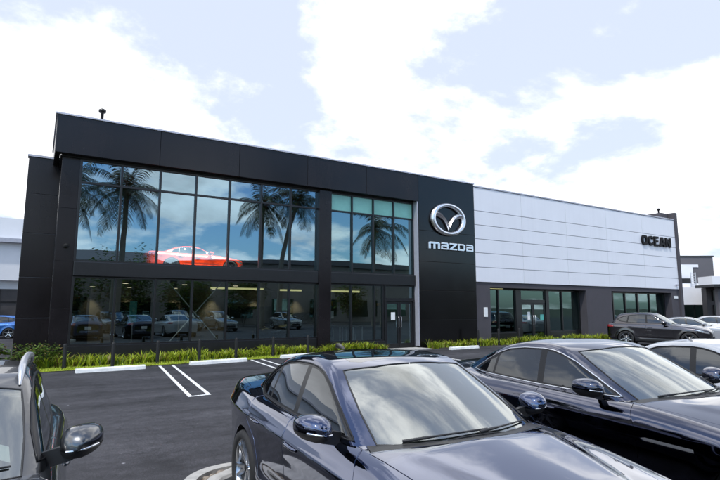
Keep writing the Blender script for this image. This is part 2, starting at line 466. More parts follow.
def make_car(name, spec, mats, step=0.045, detail=True):
    """returns the thing's root Empty (origin on the ground below the front axle, nose towards -x)"""
    sp = spec; root = empty(name)
    wplan = Curve(sp['w'], .06); zc = Curve(sp['zc'], sp.get('zc_s', .05)); drop = Curve(sp['drop'], .1)
    off = Curve(sp['side'], .011); rise = sp.get('rise', .03); xm = sp['wb'] / 2
    yc = Curve(sp['hoodline'], .1); zs = sp.get('zshift', 0.0)
    Rw = sp['R']; wb = sp['wb']
    def W(x, z):
        f = 0
        for cx in (0, wb):                                # flared arches
            d = np.sqrt((x - cx) ** 2 + (z - Rw) ** 2)
            f = f + sp.get('flare', .012) * smoothstep(.56, .38, d)
        zz = z - rise * (x - xm) - zs
        # light-catching lower swage
        sw = sp.get('swage', .012) * smoothstep(.10, .0, np.abs(zz - .40)) * smoothstep(.35, .7, x) * smoothstep(wb - .3, wb - .7, x)
        return wplan(x) - off(zz) + f - sw
    def T(x, y):
        y = np.abs(y); x = np.asarray(x, float)
        hood = smoothstep(sp['cowl'] + .1, sp['cowl'] - .15, x) * smoothstep(sp['xf'] + .02, sp['xf'] + .35, x)
        cr = sp.get('crease', .012) * hood * (1 / (1 + np.exp((y - yc(x)) / .022)))
        pd = sp.get('power', .008) * hood * np.exp(-(y / .2) ** 2)
        return zc(x) - drop(x) * (y / .85) ** 2.4 + cr + pd
    LB = Shell(W, T, sp.get('k', .07), sp.get('z0', .5))
    LB.table(sp['xf'], sp['xr'])
    zr = Curve(sp['roof'], sp.get('roof_s', .06)); yb = Curve(sp['belt'], .08); zb = sp['zb']; xmid = sp['xmid']
    ln, cv = sp.get('lean', .30), sp.get('curv', .28)
    def Tg(x, y):
        y = np.abs(y); q = np.minimum((y / .65) ** 2, 1.6)
        fr = smoothstep(xmid, xmid - .5, x); rr = smoothstep(xmid, xmid + .5, x)
        return zr(x - sp['bowf'] * q * fr + sp['bowr'] * q * rr) - .028 * (y / .6) ** 2
    def Wg(x, z): d = z - zb; return yb(x) - ln * d - cv * d * np.abs(d)
    GH = Shell(Wg, Tg, sp.get('kg', .05), sp['z0g'])
    GH.table(*sp['ghx'])
    sill = Curve(sp['sill'], .05)
    # ---- lower body
    xf, xr = sp['xf'], sp['xr']
    s_ = step
    xs = [xf + t for t in (0, .008, .02, .04, .065, .1, .14)] + list(np.arange(xf + .18, xr - .18, s_)) + [xr - t for t in (.17, .14, .1, .065, .04, .02, .008, 0)]
    xs = np.array(xs)
    lo = lambda x: LB.th_side(x, sill(x))
    pan = {}
    for n, pts in sp['panels'].items(): pan[n] = outline(LB, pts)
    holes = []
    for cx in (0, wb):
        ra = Rw + .045; pts = []
        for a in np.linspace(-25, 205, 40):
            px, pz = cx + ra * math.cos(R(a)), Rw + ra * math.sin(R(a)); pts.append((px, max(pz, .02)))
        px = np.array([p[0] for p in pts]); pz = np.array([p[1] for p in pts])
        th = np.where(pz > .1, LB.th_side(px, np.maximum(pz, .1)), R(-74)); th[0] = th[-1] = R(-74)
        holes.append(np.stack([px, th * KS], 1))
    cab = outline(LB, sp['cabin'], .06)
    res = cut_shell(LB, xs, lo, pan, holes + [cab], step)
    body = link_mesh('body', panel_mesh('body', res['body'], 'both', lip=.02), mats['paint'], root)
    # nose and tail caps
    for xe, nm in ((xf, -1), (xr, 1)):
        th = np.linspace(float(lo(np.array([xe]))[0]), R(90), 30); p = LB.P(np.full(30, xe), th)
        ring = [Vector(q) for q in p] + [Vector((q[0], -q[1], q[2])) for q in p[::-1][1:]]
        mb = MB(); mb.add([Vector((xe + .0, 0, sp.get('z0', .5)))] + ring, [(0, i + 1, i + 2) if nm > 0 else (0, i + 2, i + 1) for i in range(len(ring) - 1)] + [((0, len(ring), 1) if nm > 0 else (0, 1, len(ring)))])
        mb.build('bumper_face', mats['paint'], root)
    shell = cut_shell(LB, xs, lo, {}, holes + [cab], step * 2, turn=.03)
    link_mesh('inner_shell', panel_mesh('inner_shell', shell['body'], 'both', lip=0, off_n=-.016), mats['black'], root)
    ub = MB(); ub.box(xf + .12, xr - .12, -.62, .62, .19, .24); ub.box(.45, wb - .45, -.8, .8, .18, .23)
    for cx in (0, wb):                                     # wheel wells
        for sd in (-1, 1):
            pts = [(cx + (Rw+.05) * math.cos(R(a)), Rw + (Rw+.05) * math.sin(R(a))) for a in np.linspace(-20, 200, 24)]
            v = [Vector((p[0], sd * .86, p[1])) for p in pts] + [Vector((p[0], sd * .60, p[1])) for p in pts]
            ub.add(v, [(i, i + 1, i + 25, i + 24) for i in range(23)] + [tuple(range(24, 48))])
    ub.build('underbody', mats['black'], root)
    pm = sp['panel_mats']
    for n in sp['panels']:
        if n not in res: continue
        base = n.split('#')[0]; mat = mats[pm.get(n, 'paint')]
        mode = sp['center'].get(n)
        if mode: link_mesh(base, panel_mesh(base, res[n], 'both'), mat, root)
        else:
            for mi in ('none', 'flip'): 
                o = link_mesh(base, panel_mesh(base, res[n], mi), mat, root); sp.setdefault('_d', {})[(n, mi)] = o
    # ---- greenhouse
    gx0, gx1 = sp['ghx']; gxs = np.concatenate([np.arange(gx0, gx1, s_), [gx1]])
    glo = lambda x: np.full_like(np.asarray(x, float), R(sp.get('gth0', 4)))
    gp = {n: outline(GH, pts) for n, pts in sp['glass'].items()}
    gres = cut_shell(GH, gxs, glo, gp, [], s_, gap=0.002)
    link_mesh('roof', panel_mesh('roof', gres['body'], 'both', lip=.01), mats['paint'], root)
    for n in sp['glass']:
        if n not in gres: continue
        base = n.split('#')[0]; mat = mats[sp['glass_mats'].get(n, 'glass')]
        if n in sp['gcenter']: link_mesh(base, panel_mesh(base, gres[n], 'both', lip=.004), mat, root)
        else:
            for mi in ('none', 'flip'): link_mesh(base, panel_mesh(base, gres[n], mi, lip=.004), mat, root)
    w_ = gp['windshield']; w_ = w_[w_[:, 1] / KS < R(91)]; th = w_[:, 1] / KS; p = GH.P(w_[:, 0], th) + GH.N(w_[:, 0], th) * .001
    for sd in (1, -1):
        t = MB(); t.tube([(q[0], q[1] * sd, q[2]) for q in p], .0065, 5); t.build('windscreen_seal', mats['trim'], root)
    # trim round the side windows
    d = gp.get('window_surround')
    if d is not None:
        th = d[:, 1] / KS; p = GH.P(d[:, 0], th) + GH.N(d[:, 0], th) * .003
        for sd in (1, -1):
            t = MB(); t.tube([(q[0], q[1] * sd, q[2]) for q in p], sp.get('trim_r', .007), 6, closed=True); t.build('window_trim', mats['dlo_trim'], root)
    # ---- wheels
    for cx in (0, wb):
        for sd in (-1, 1):
            wheel_parts(root, (cx, sd * (sp['wy'] - sp['tw'] / 2), Rw), Rw, sp['tw'], sd, sp['wheel'], mats)
    # ---- mirrors, handles
    for sd in (-1, 1):
        mx, my, mz = sp['mirror']; mirror_part(root, (mx, sd * my, mz), sd, mats, sp.get('mirror_s', 1.0), sp.get('strip', True))
        for hx, hz in sp['handles']:
            th = LB.th_side(np.array([hx]), np.array([hz])); p = LB.P(np.array([hx]), th)[0]
            h = MB(); L = .12; pts = []; rs = []
            for t in np.linspace(-1, 1, 13):
                q = LB.P(np.array([hx + t * L]), LB.th_side(np.array([hx + t * L]), np.array([hz + t*.006])))[0]
                pts.append((q[0], sd * (q[1] + .017 * (1 - t**4) + .002), q[2])); rs.append(.014 * (1 - .35 * t**4))
            h.tube(pts, rs, 8); h.build('door_handle', mats[sp.get('handle_mat', 'paint')], root)
    # ---- wipers
    if detail:
        for y0, y1, dx in sp.get('wipers', ()):
            pts = []
            for t in np.linspace(0, 1, 10):
                y = y0 + (y1 - y0) * t; x = sp['wip_x'] + sp['bowf'] * .95 * (y / .65) ** 2 + dx * t
                th = GH.th_top(np.array([x]), np.array([y])); q = GH.P(np.array([x]), th)[0]; nn = GH.N(np.array([x]), th)[0]
                pts.append(q + nn * (.012 + .006 * math.sin(t * 3.14)))
            t = MB(); t.tube(pts, [.010] * 3 + [.0065] * 7, 6); t.build('wiper', mats['rubber'], root)
    # ---- cabin
    zf = sp['seat_z']; z0s = sp['zb']
    dm = MB(); dm.cbox(sp['dash'][0], sp['dash'][1], -.66, .66, z0s - .3, z0s - .01, .05); dm.build('dashboard', mats['interior'], root)
    fl = MB(); fl.box(sp['dash'][0], sp['shelf'], -.70, .70, .32, .38); fl.box(sp['shelf'], sp['shelf'] + .5, -.64, .64, z0s - .06, z0s - .01); fl.box(sp['dash'][0] - .2, sp['dash'][0], -.68, .68, .38, z0s - .04); fl.build('cabin_floor', mats['interior'], root)
    for sd in (-1, 1):
        s = MB(); x0 = sp['seat_x']; c = sd * .36
        s.cbox(x0 - .1, x0 + .45, c - .25, c + .25, zf - .16, zf, .05)
        pr = [(x0 + .38, zf - .05), (x0 + .50, zf - .05), (x0 + .68, zf + .54), (x0 + .62, zf + .60), (x0 + .54, zf + .56)]
        M = Matrix(((1,0,0,0), (0,0,1,c - .23), (0,1,0,0), (0,0,0,1)))
        s.prism(pr, M, .46, .04)
        s.cbox(x0 + .60, x0 + .70, c - .13, c + .13, zf + .62, zf + .80, .04)
        s.build('front_seat', mats['seat'], root)
    s = MB(); x0 = sp['rear_x']; s.cbox(x0 - .1, x0 + .4, -.6, .6, zf - .14, zf + .02, .05)
    M = Matrix(((1,0,0,0), (0,0,1,-.6), (0,1,0,0), (0,0,0,1)))
    s.prism([(x0 + .36, zf), (x0 + .52, zf), (x0 + .70, zf + .50), (x0 + .60, zf + .54)], M, 1.2, .04); s.build('rear_seat', mats['seat'], root)
    st = MB(); cx, cy, cz = sp['dash'][1] + .10, -.36 if sp.get('lhd', True) else .36, z0s - .02
    st.tube([(cx + .06*math.sin(a), cy + .19*math.cos(a), cz + .17*math.sin(a)) for a in np.linspace(0, 2*math.pi, 28)[:-1]], .015, 6, closed=True)
    st.bar((cx, cy - .18, cz), (cx, cy + .18, cz), .05, .03); st.bar((cx, cy, cz), (cx - .15, cy, cz - .05), .06); st.build('steering_wheel', mats['interior'], root)
    rm = MB(); hx, hz = sp['rearview']; rm.cbox(hx - .012, hx + .012, -.12, .12, hz - .035, hz + .035, .01); rm.build('rearview_mirror', mats['dark'], root)
    gz0, gz1, gw = sp.get('grille', (.34, .52, .42))
    g = MB(); g.cbox(xf - .012, xf + .01, -gw, gw, gz0, gz1, .008)
    for k in range(5):
        z = gz0 + (gz1 - gz0) * (k + .5) / 5; g.bar((xf - .016, -gw + .02, z), (xf - .016, gw - .02, z), .012, .012)
    g.build('grille', mats['gloss_black'], root)
    if sp.get('plate'):
        p = MB(); p.box(xr - .004, xr + .008, -.16, .16, .62, .78); p.build('licence_plate', mats['plate'], root)
    root['_LB'] = 0; del root['_LB']
    return root, LB, GH
# ------------------------------------------------------------------ car shapes (x rearwards from the front axle, metres)
def sedan_spec():
    return dict(
        wb=2.81, xf=-.78, xr=3.85, R=.335, tw=.225, wy=.885, wheel='twin', z0=.5, k=.05,
        w=[(-.78,.50),(-.74,.62),(-.66,.72),(-.5,.80),(-.25,.85),(.1,.87),(.6,.875),(1.4,.88),(2.2,.885),(2.8,.885),(3.15,.87),(3.45,.83),(3.66,.77),(3.79,.69),(3.85,.55)],
        zc=[(-.78,.58),(-.74,.66),(-.66,.74),(-.5,.81),(-.2,.875),(.2,.935),(.5,.975),(.8,.99),(1.5,1.0),(2.6,1.03),(3.0,1.07),(3.3,1.085),(3.6,1.085),(3.78,1.07),(3.82,1.02),(3.85,.86)], zc_s=.035,
        drop=[(-.78,.10),(-.3,.09),(.3,.065),(.7,.06),(1.3,.055),(2.6,.055),(3.1,.07),(3.85,.08)],
        side=[(.05,.16),(.15,.10),(.22,.045),(.33,.030),(.50,.026),(.66,.016),(.775,.0),(.80,.0),(.815,.010),(.87,.036),(.95,.078),(1.05,.15),(1.3,.36)],
        hoodline=[(-.78,.20),(-.4,.30),(.1,.47),(.6,.60)], cowl=.55, crease=.016, power=.010, swage=.014, flare=.012,
        sill=[(-.78,.24),(-.5,.20),(-.3,.18),(3.2,.18),(3.5,.22),(3.85,.33)],
        panels={
            'hood': [('t',-.62,-.12),('t',-.62,.30),('t',-.50,.50),('t',-.25,.63),('t',.1,.70),('t',.45,.735),('t',.68,.745),('t',.61,.55),('t',.49,.25),('t',.46,-.12)],
            'cowl': [('t',.465,-.12),('t',.495,.25),('t',.615,.55),('t',.69,.73),('t',.80,.70),('t',.72,.52),('t',.62,.25),('t',.60,-.12)],
            'front_door': [('s',.60,.26),('s',.60,.50),('s',.66,.80),('s',.72,.90),('t',.76,.735),('t',1.79,.735),('s',1.79,.93),('s',1.77,.60),('s',1.77,.26)],
            'rear_door': [('s',1.77,.26),('s',1.77,.60),('s',1.79,.93),('t',1.79,.735),('t',2.66,.72),('s',2.70,.95),('s',2.66,.80),('s',2.48,.66),('s',2.40,.50),('s',2.36,.26)],
            'trunk_lid': [('t',3.22,-.12),('t',3.22,.60),('t',3.45,.66),('t',3.76,.64),('t',3.78,-.12)],
            'headlight': [('s',-.70,.52),('s',-.70,.59),('s',-.50,.675),('s',-.22,.745),('s',-.18,.72),('s',-.42,.60)],
            'tail_light': [('s',3.42,.86),('s',3.42,.93),('s',3.62,.97),('s',3.80,.96),('s',3.80,.82),('s',3.62,.82)],
            'air_intake': [('s',-.72,.34),('s',-.72,.48),('s',-.60,.46),('s',-.56,.36)],
        },
        panel_mats={'headlight':'lamp','tail_light':'tail','air_intake':'black','cowl':'trim'}, center={'hood':1,'trunk_lid':1,'cowl':1},
        cabin=[('t',.62,-.1),('t',.66,.40),('t',.80,.66),('t',1.2,.69),('t',2.6,.68),('t',2.95,.58),('t',3.0,-.1)],
        roof=[(.40,.90),(.52,.965),(.95,1.195),(1.30,1.365),(1.5,1.412),(1.9,1.43),(2.3,1.415),(2.6,1.365),(2.95,1.205),(3.2,1.085),(3.35,1.02)], roof_s=.07,
        belt=[(.3,.75),(.8,.765),(1.5,.775),(2.2,.77),(2.7,.735),(3.1,.66),(3.45,.56)], zb=.95, xmid=1.9, bowf=.20, bowr=.14, z0g=.82, ghx=(.50,3.32), lean=.32, curv=.22,
        glass={
            'windshield': [('t',.555,-.12),('t',.575,.25),('t',.66,.50),('t',.76,.64),('t',1.02,.615),('t',1.25,.575),('t',1.425,.535),('t',1.355,.3),('t',1.33,-.12)],
            'sunroof': [('t',1.47,-.12),('t',1.47,.36),('t',1.52,.43),('t',2.36,.43),('t',2.42,.36),('t',2.42,-.12)],
            'rear_window': [('t',2.70,-.12),('t',2.68,.3),('t',2.62,.50),('t',2.90,.54),('t',3.10,.56),('t',3.17,.3),('t',3.18,-.12)],
            'front_window': [('s',.93,.985),('s',1.15,1.105),('s',1.40,1.235),('s',1.55,1.295),('s',1.68,1.322),('s',1.80,1.33),('s',1.765,.995)],
            'rear_window_glass': [('s',1.845,.997),('s',1.88,1.334),('s',2.1,1.330),('s',2.3,1.308),('s',2.42,1.276),('s',2.44,1.012)],
            'quarter_window': [('s',2.475,1.014),('s',2.46,1.262),('s',2.60,1.205),('s',2.72,1.125),('s',2.775,1.065),('s',2.68,1.022)],
            'window_surround': [('s',.87,.968),('s',1.13,1.115),('s',1.39,1.25),('s',1.55,1.312),('s',1.68,1.340),('s',1.84,1.352),('s',2.1,1.348),('s',2.31,1.326),('s',2.50,1.272),('s',2.66,1.192),('s',2.77,1.11),('s',2.815,1.055),('s',2.70,1.002),('s',1.8,.977)],
        },
        glass_mats={'sunroof':'dark_glass','window_surround':'gloss_black','front_window':'side_glass','rear_window_glass':'side_glass','quarter_window':'side_glass'},
        gcenter={'windshield','sunroof','rear_window'},
        mirror=(.99,.955,1.045), handles=[(1.60,.795),(2.44,.83)],
        wipers=[(.50,-.10,.015),(-.02,-.60,.03)], wip_x=.575,
        dash=(.80,1.20), shelf=2.72, seat_x=1.45, seat_z=.56, rear_x=2.25, rearview=(1.28,1.27), plate=True)

def executive_spec():
    s = sedan_spec()
    s.update(wb=2.96, xf=-.84, xr=4.10, R=.345, tw=.245, wy=.925, wheel='five', k=.07,
        w=[(-.84,.50),(-.80,.64),(-.70,.76),(-.5,.85),(-.25,.895),(.1,.91),(.6,.915),(1.4,.92),(2.3,.92),(2.9,.92),(3.3,.90),(3.65,.855),(3.9,.77),(4.03,.69),(4.10,.55)],
        zc=[(-.84,.56),(-.80,.66),(-.70,.75),(-.5,.82),(-.2,.885),(.2,.945),(.6,.99),(.95,1.015),(1.5,1.02),(2.8,1.05),(3.3,1.09),(3.6,1.10),(3.9,1.085),(4.03,1.06),(4.07,1.0),(4.10,.84)],
        side=[(.05,.16),(.15,.11),(.22,.055),(.33,.035),(.50,.020),(.64,.006),(.74,.0),(.83,.006),(.90,.028),(.98,.075),(1.08,.15),(1.3,.36)],
        drop=[(-.84,.10),(-.3,.10),(.3,.085),(.8,.07),(1.3,.06),(2.6,.06),(3.1,.08),(4.1,.09)], swage=.004, rise=.03, flare=.016,
        hoodline=[(-.84,.20),(-.4,.30),(.1,.43),(.8,.56)], cowl=.75, crease=.012, power=.016,
        sill=[(-.84,.24),(-.5,.20),(-.3,.18),(3.4,.18),(3.7,.22),(4.1,.33)],
        cabin=[('t',.92,-.1),('t',.96,.40),('t',1.08,.66),('t',1.4,.71),('t',2.7,.70),('t',3.2,.58),('t',3.25,-.1)],
        roof=[(.60,.90),(.80,.985),(1.25,1.205),(1.62,1.375),(1.82,1.422),(2.15,1.445),(2.5,1.435),(2.85,1.385),(3.25,1.225),(3.55,1.085),(3.7,1.02)],
        belt=[(.6,.77),(1.1,.79),(1.7,.80),(2.4,.795),(2.9,.76),(3.35,.68),(3.7,.56)], zb=.98, xmid=2.2, z0g=.84, ghx=(.78,3.66), bowf=.20,
        mirror=(1.30,.985,1.075), handles=[(1.90,.82),(2.68,.85)], wip_x=.87, dash=(1.08,1.48), shelf=3.0, seat_x=1.72, seat_z=.57, rear_x=2.6, rearview=(1.58,1.30))
    s['panels'] = {
            'hood': [('t',-.68,-.12),('t',-.68,.30),('t',-.55,.50),('t',-.25,.64),('t',.1,.71),('t',.55,.75),('t',.98,.765),('t',.91,.55),('t',.79,.25),('t',.76,-.12)],
            'cowl': [('t',.765,-.12),('t',.795,.25),('t',.915,.55),('t',.99,.75),('t',1.10,.72),('t',1.02,.52),('t',.92,.25),('t',.90,-.12)],
            'front_door': [('s',.93,.26),('s',.93,.50),('s',.95,.80),('s',1.00,.92),('t',1.04,.755),('t',2.06,.76),('s',2.06,.96),('s',2.04,.60),('s',2.04,.26)],
            'rear_door': [('s',2.04,.26),('s',2.04,.60),('s',2.06,.96),('t',2.06,.76),('t',2.96,.74),('s',2.98,.98),('s',2.92,.80),('s',2.66,.68),('s',2.56,.50),('s',2.52,.26)],
            'trunk_lid': [('t',3.58,-.12),('t',3.58,.60),('t',3.75,.68),('t',3.98,.66),('t',4.03,-.12)],
            'headlight': [('s',-.74,.53),('s',-.74,.60),('s',-.55,.68),('s',-.30,.745),('s',-.24,.72),('s',-.45,.61)],
            'tail_light': [('s',3.60,.88),('s',3.60,.95),('s',3.85,.98),('s',4.04,.97),('s',4.04,.86),('s',3.85,.86)],
            'side_vent': [('s',.46,.690),('s',.47,.725),('s',.86,.735),('s',.90,.722),('s',.86,.70)],
        }
    s['panel_mats'] = {'headlight':'lamp','tail_light':'tail','cowl':'trim','side_vent':'satin'}
    s['glass'] = {
            'windshield': [('t',.85,-.12),('t',.87,.25),('t',.95,.50),('t',1.05,.66),('t',1.32,.635),('t',1.56,.595),('t',1.76,.55),('t',1.68,.3),('t',1.655,-.12)],
            'rear_window': [('t',2.98,-.12),('t',2.96,.3),('t',2.90,.50),('t',3.2,.55),('t',3.42,.57),('t',3.50,.3),('t',3.51,-.12)],
            'front_window': [('s',1.22,1.012),('s',1.45,1.125),('s',1.70,1.245),('s',1.85,1.300),('s',1.98,1.330),('s',2.07,1.338),('s',2.035,1.022)],
            'rear_window_glass': [('s',2.115,1.024),('s',2.15,1.342),('s',2.4,1.336),('s',2.6,1.312),('s',2.74,1.275),('s',2.78,1.24),('s',2.80,1.040)],
            'quarter_window': [('s',2.835,1.043),('s',2.815,1.225),('s',2.95,1.165),('s',3.08,1.10),('s',3.15,1.062),('s',3.05,1.048)],
            'window_surround': [('s',1.16,.995),('s',1.43,1.135),('s',1.69,1.26),('s',1.85,1.317),('s',1.98,1.347),('s',2.12,1.359),('s',2.4,1.353),('s',2.62,1.328),('s',2.80,1.270),('s',2.97,1.185),('s',3.12,1.105),('s',3.21,1.052),('s',3.05,1.028),('s',2.1,1.003)],
        }
    return s

def crossover_spec():
    s = sedan_spec()
    s.update(wb=2.70, xf=-.90, xr=3.62, R=.36, tw=.225, wy=.905, wheel='five', k=.06, z0=.6,
        w=[(-.90,.52),(-.86,.66),(-.76,.76),(-.55,.85),(-.3,.89),(.1,.905),(.6,.91),(1.4,.91),(2.3,.91),(2.8,.91),(3.1,.895),(3.4,.85),(3.54,.79),(3.60,.72),(3.62,.62)],
        zc=[(-.90,.72),(-.86,.82),(-.76,.89),(-.5,.955),(-.2,1.01),(.2,1.055),(.55,1.09),(.9,1.11),(2.8,1.13),(3.3,1.13),(3.5,1.12),(3.58,1.08),(3.62,.95)],
        side=[(.05,.14),(.15,.10),(.24,.05),(.36,.03),(.52,.028),(.70,.016),(.86,.0),(.89,.0),(.905,.010),(.97,.036),(1.06,.078),(1.16,.15),(1.4,.36)],
        drop=[(-.9,.12),(-.3,.10),(.3,.08),(.8,.07),(1.3,.06),(2.6,.06),(3.1,.07),(3.62,.08)], swage=.014, rise=.035, flare=.022,
        hoodline=[(-.9,.25),(-.4,.36),(.1,.50),(.6,.60)], cowl=.50, crease=.016, power=.008,
        sill=[(-.9,.30),(-.5,.26),(-.3,.24),(3.1,.24),(3.3,.30),(3.62,.42)],
        cabin=[('t',.62,-.1),('t',.66,.40),('t',.80,.66),('t',1.2,.70),('t',3.0,.68),('t',3.3,.6),('t',3.34,-.1)],
        roof=[(.35,.98),(.52,1.075),(.95,1.355),(1.25,1.545),(1.42,1.605),(1.8,1.645),(2.3,1.645),(2.8,1.61),(3.08,1.56),(3.16,1.50),(3.45,1.15),(3.52,1.02)], roof_s=.05,
        belt=[(.3,.76),(.8,.785),(1.5,.80),(2.2,.795),(2.8,.765),(3.2,.715),(3.6,.64)], zb=1.06, xmid=1.9, bowf=.20, bowr=.12, z0g=.90, ghx=(.50,3.50), lean=.27, curv=.14,
        mirror=(.96,.985,1.15), mirror_s=1.12, handles=[(1.62,.92),(2.46,.95)], wip_x=.60,
        dash=(.80,1.20), shelf=3.0, seat_x=1.35, seat_z=.70, rear_x=2.2, rearview=(1.18,1.44))
    s['panels'] = {
            'hood': [('t',-.70,-.12),('t',-.70,.30),('t',-.60,.50),('t',-.35,.64),('t',.1,.72),('t',.45,.75),('t',.74,.76),('t',.68,.55),('t',.57,.25),('t',.54,-.12)],
            'front_door': [('s',.62,.42),('s',.62,.60),('s',.67,.92),('s',.72,1.02),('t',.76,.755),('t',1.78,.76),('s',1.78,1.05),('s',1.76,.70),('s',1.76,.42)],
            'rear_door': [('s',1.76,.42),('s',1.76,.70),('s',1.78,1.05),('t',1.78,.76),('t',2.66,.745),('s',2.68,1.06),('s',2.60,.90),('s',2.42,.74),('s',2.30,.56),('s',2.28,.42)],
            'headlight': [('s',-.80,.66),('s',-.80,.73),('s',-.60,.79),('s',-.32,.86),('s',-.26,.84),('s',-.50,.72)],
            'tail_light': [('s',3.25,.92),('s',3.25,1.01),('s',3.45,1.04),('s',3.58,1.03),('s',3.58,.93),('s',3.45,.91)],
            'sill_cladding': [('s',.42,.245),('s',.42,.37),('s',1.4,.37),('s',2.26,.37),('s',2.26,.245)],
        }
    s['panel_mats'] = {'headlight':'lamp','tail_light':'tail','sill_cladding':'trim'}; s['center'] = {'hood':1}
    s['glass'] = {
            'windshield': [('t',.555,-.12),('t',.575,.25),('t',.66,.50),('t',.76,.665),('t',1.02,.65),('t',1.22,.62),('t',1.38,.59),('t',1.295,.3),('t',1.27,-.12)],
            'rear_window': [('t',3.19,-.12),('t',3.17,.3),('t',3.11,.52),('t',3.22,.56),('t',3.32,.58),('t',3.39,.3),('t',3.40,-.12)],
            'front_window': [('s',.95,1.125),('s',1.12,1.26),('s',1.32,1.395),('s',1.45,1.465),('s',1.60,1.505),('s',1.74,1.515),('s',1.72,1.135)],
            'rear_window_glass': [('s',1.80,1.137),('s',1.82,1.52),('s',2.1,1.52),('s',2.4,1.50),('s',2.52,1.48),('s',2.60,1.165)],
            'quarter_window': [('s',2.66,1.18),('s',2.59,1.465),('s',2.80,1.42),('s',2.98,1.35),('s',3.06,1.30),('s',2.95,1.22)],
            'window_surround': [('s',.89,1.105),('s',1.10,1.275),('s',1.30,1.41),('s',1.44,1.483),('s',1.60,1.523),('s',1.80,1.538),('s',2.1,1.538),('s',2.4,1.518),('s',2.62,1.482),('s',2.82,1.437),('s',3.00,1.365),('s',3.11,1.295),('s',2.97,1.205),('s',2.66,1.150),('s',1.76,1.117)],
        }
    s['glass_mats'] = {'window_surround':'gloss_black','front_window':'side_glass','rear_window_glass':'side_glass','quarter_window':'side_glass','rear_window':'side_glass'}
    s['gcenter'] = {'windshield', 'rear_window'}
    return s

rubber = pbr('tyre_rubber', (.018,.018,.019), .75, bump=.2, bscale=60)
black = pbr('dull_black', (.006,.006,.006), .9)
trim = pbr('black_plastic', (.015,.015,.016), .45, var=.2)
glossb = pbr('gloss_black', (.008,.008,.009), .30, spec=.35)
satin = pbr('satin_chrome', (.55,.56,.58), .35, .9)
chrome = pbr('chrome', (.75,.76,.78), .08, 1.0)
silver = pbr('silver_rim', (.45,.46,.48), .25, 1.0, var=.1)
darkrim = pbr('dark_rim', (.10,.10,.11), .3, .9)
disc = pbr('brake_steel', (.25,.25,.25), .4, 1.0)
interior = pbr('cabin_plastic', (.025,.025,.027), .6, var=.2)
seatm = pbr('seat_leather', (.022,.022,.024), .5, var=.2)
mirrorg = pbr('mirror_silver', (.85,.86,.88), .02, 1.0)
lamp = pbr('lamp_lens', (.55,.57,.6), .05, .6, coat=1)
tail = pbr('tail_lens', (.22,.008,.008), .08, 0, coat=1)
plate = pbr('plate_white', (.6,.6,.58), .5, var=.1)
car_glass = glass('car_glass', (.50,.56,.52), (.96,1,.98), ior=1.5, base=.30, gloss_max=1.0)
side_glass = glass('tinted_car_glass', (.06,.075,.095), (.92,.96,1), ior=1.5, base=.09, wob=.02)
sun_glass = pbr('sunroof_glass', (.004,.004,.006), .03, 0, coat=1, coat_ior=1.6)
def car_mats(paint, rim=silver, dlo=glossb):
    return dict(paint=paint, rim=rim, tyre=rubber, disc=disc, dark=black, black=black, trim=trim, gloss_black=glossb, chrome=chrome, interior=interior,
                seat=seatm, satin=satin, mirror=mirrorg, lamp=lamp, tail=tail, plate=plate, glass=car_glass, side_glass=side_glass, dark_glass=sun_glass, dlo_trim=dlo, rubber=trim)
def paint(name, c, metal=.0, rough=.3, coat_ior=1.6, flake=.0):
    m = pbr(name, c, rough, metal, coat=1.0, coat_ior=coat_ior, coat_rough=.01)
    return m
# ------------------------------------------------------------------ the showroom (facade along +X, outer face at Y=20, glass at Y=20.4)
def panel_mat(name, c, rough, var=.12, metal=.0, spec=.5):
    return pbr(name, c, rough, metal, spec=spec, var=var, vscale=.8)
blackp = pbr('black_composite_panel', (.0100,.0078,.0088), .24, 0, spec=.33, var=.30, vscale=.55)
towerp = pbr('tower_black_panel', (.0045,.0042,.0044), .18, 0, spec=.40, var=.30, vscale=.5)
joint = pbr('panel_joint', (.005,.005,.005), .8)
whitep = pbr('white_cladding', (.74,.745,.785), .42, 0, var=.02, vscale=.9)
wjoint = pbr('cladding_joint', (.26,.26,.29), .8)
stucco = pbr('charcoal_stucco', (.062,.057,.066), .85, var=.12, vscale=2.5, bump=.25, bscale=120)
framem = pbr('black_aluminium', (.008,.008,.009), .32, 0, var=.15)
trimw = pbr('grey_aluminium_trim', (.42,.42,.47), .4, .2, var=.08)
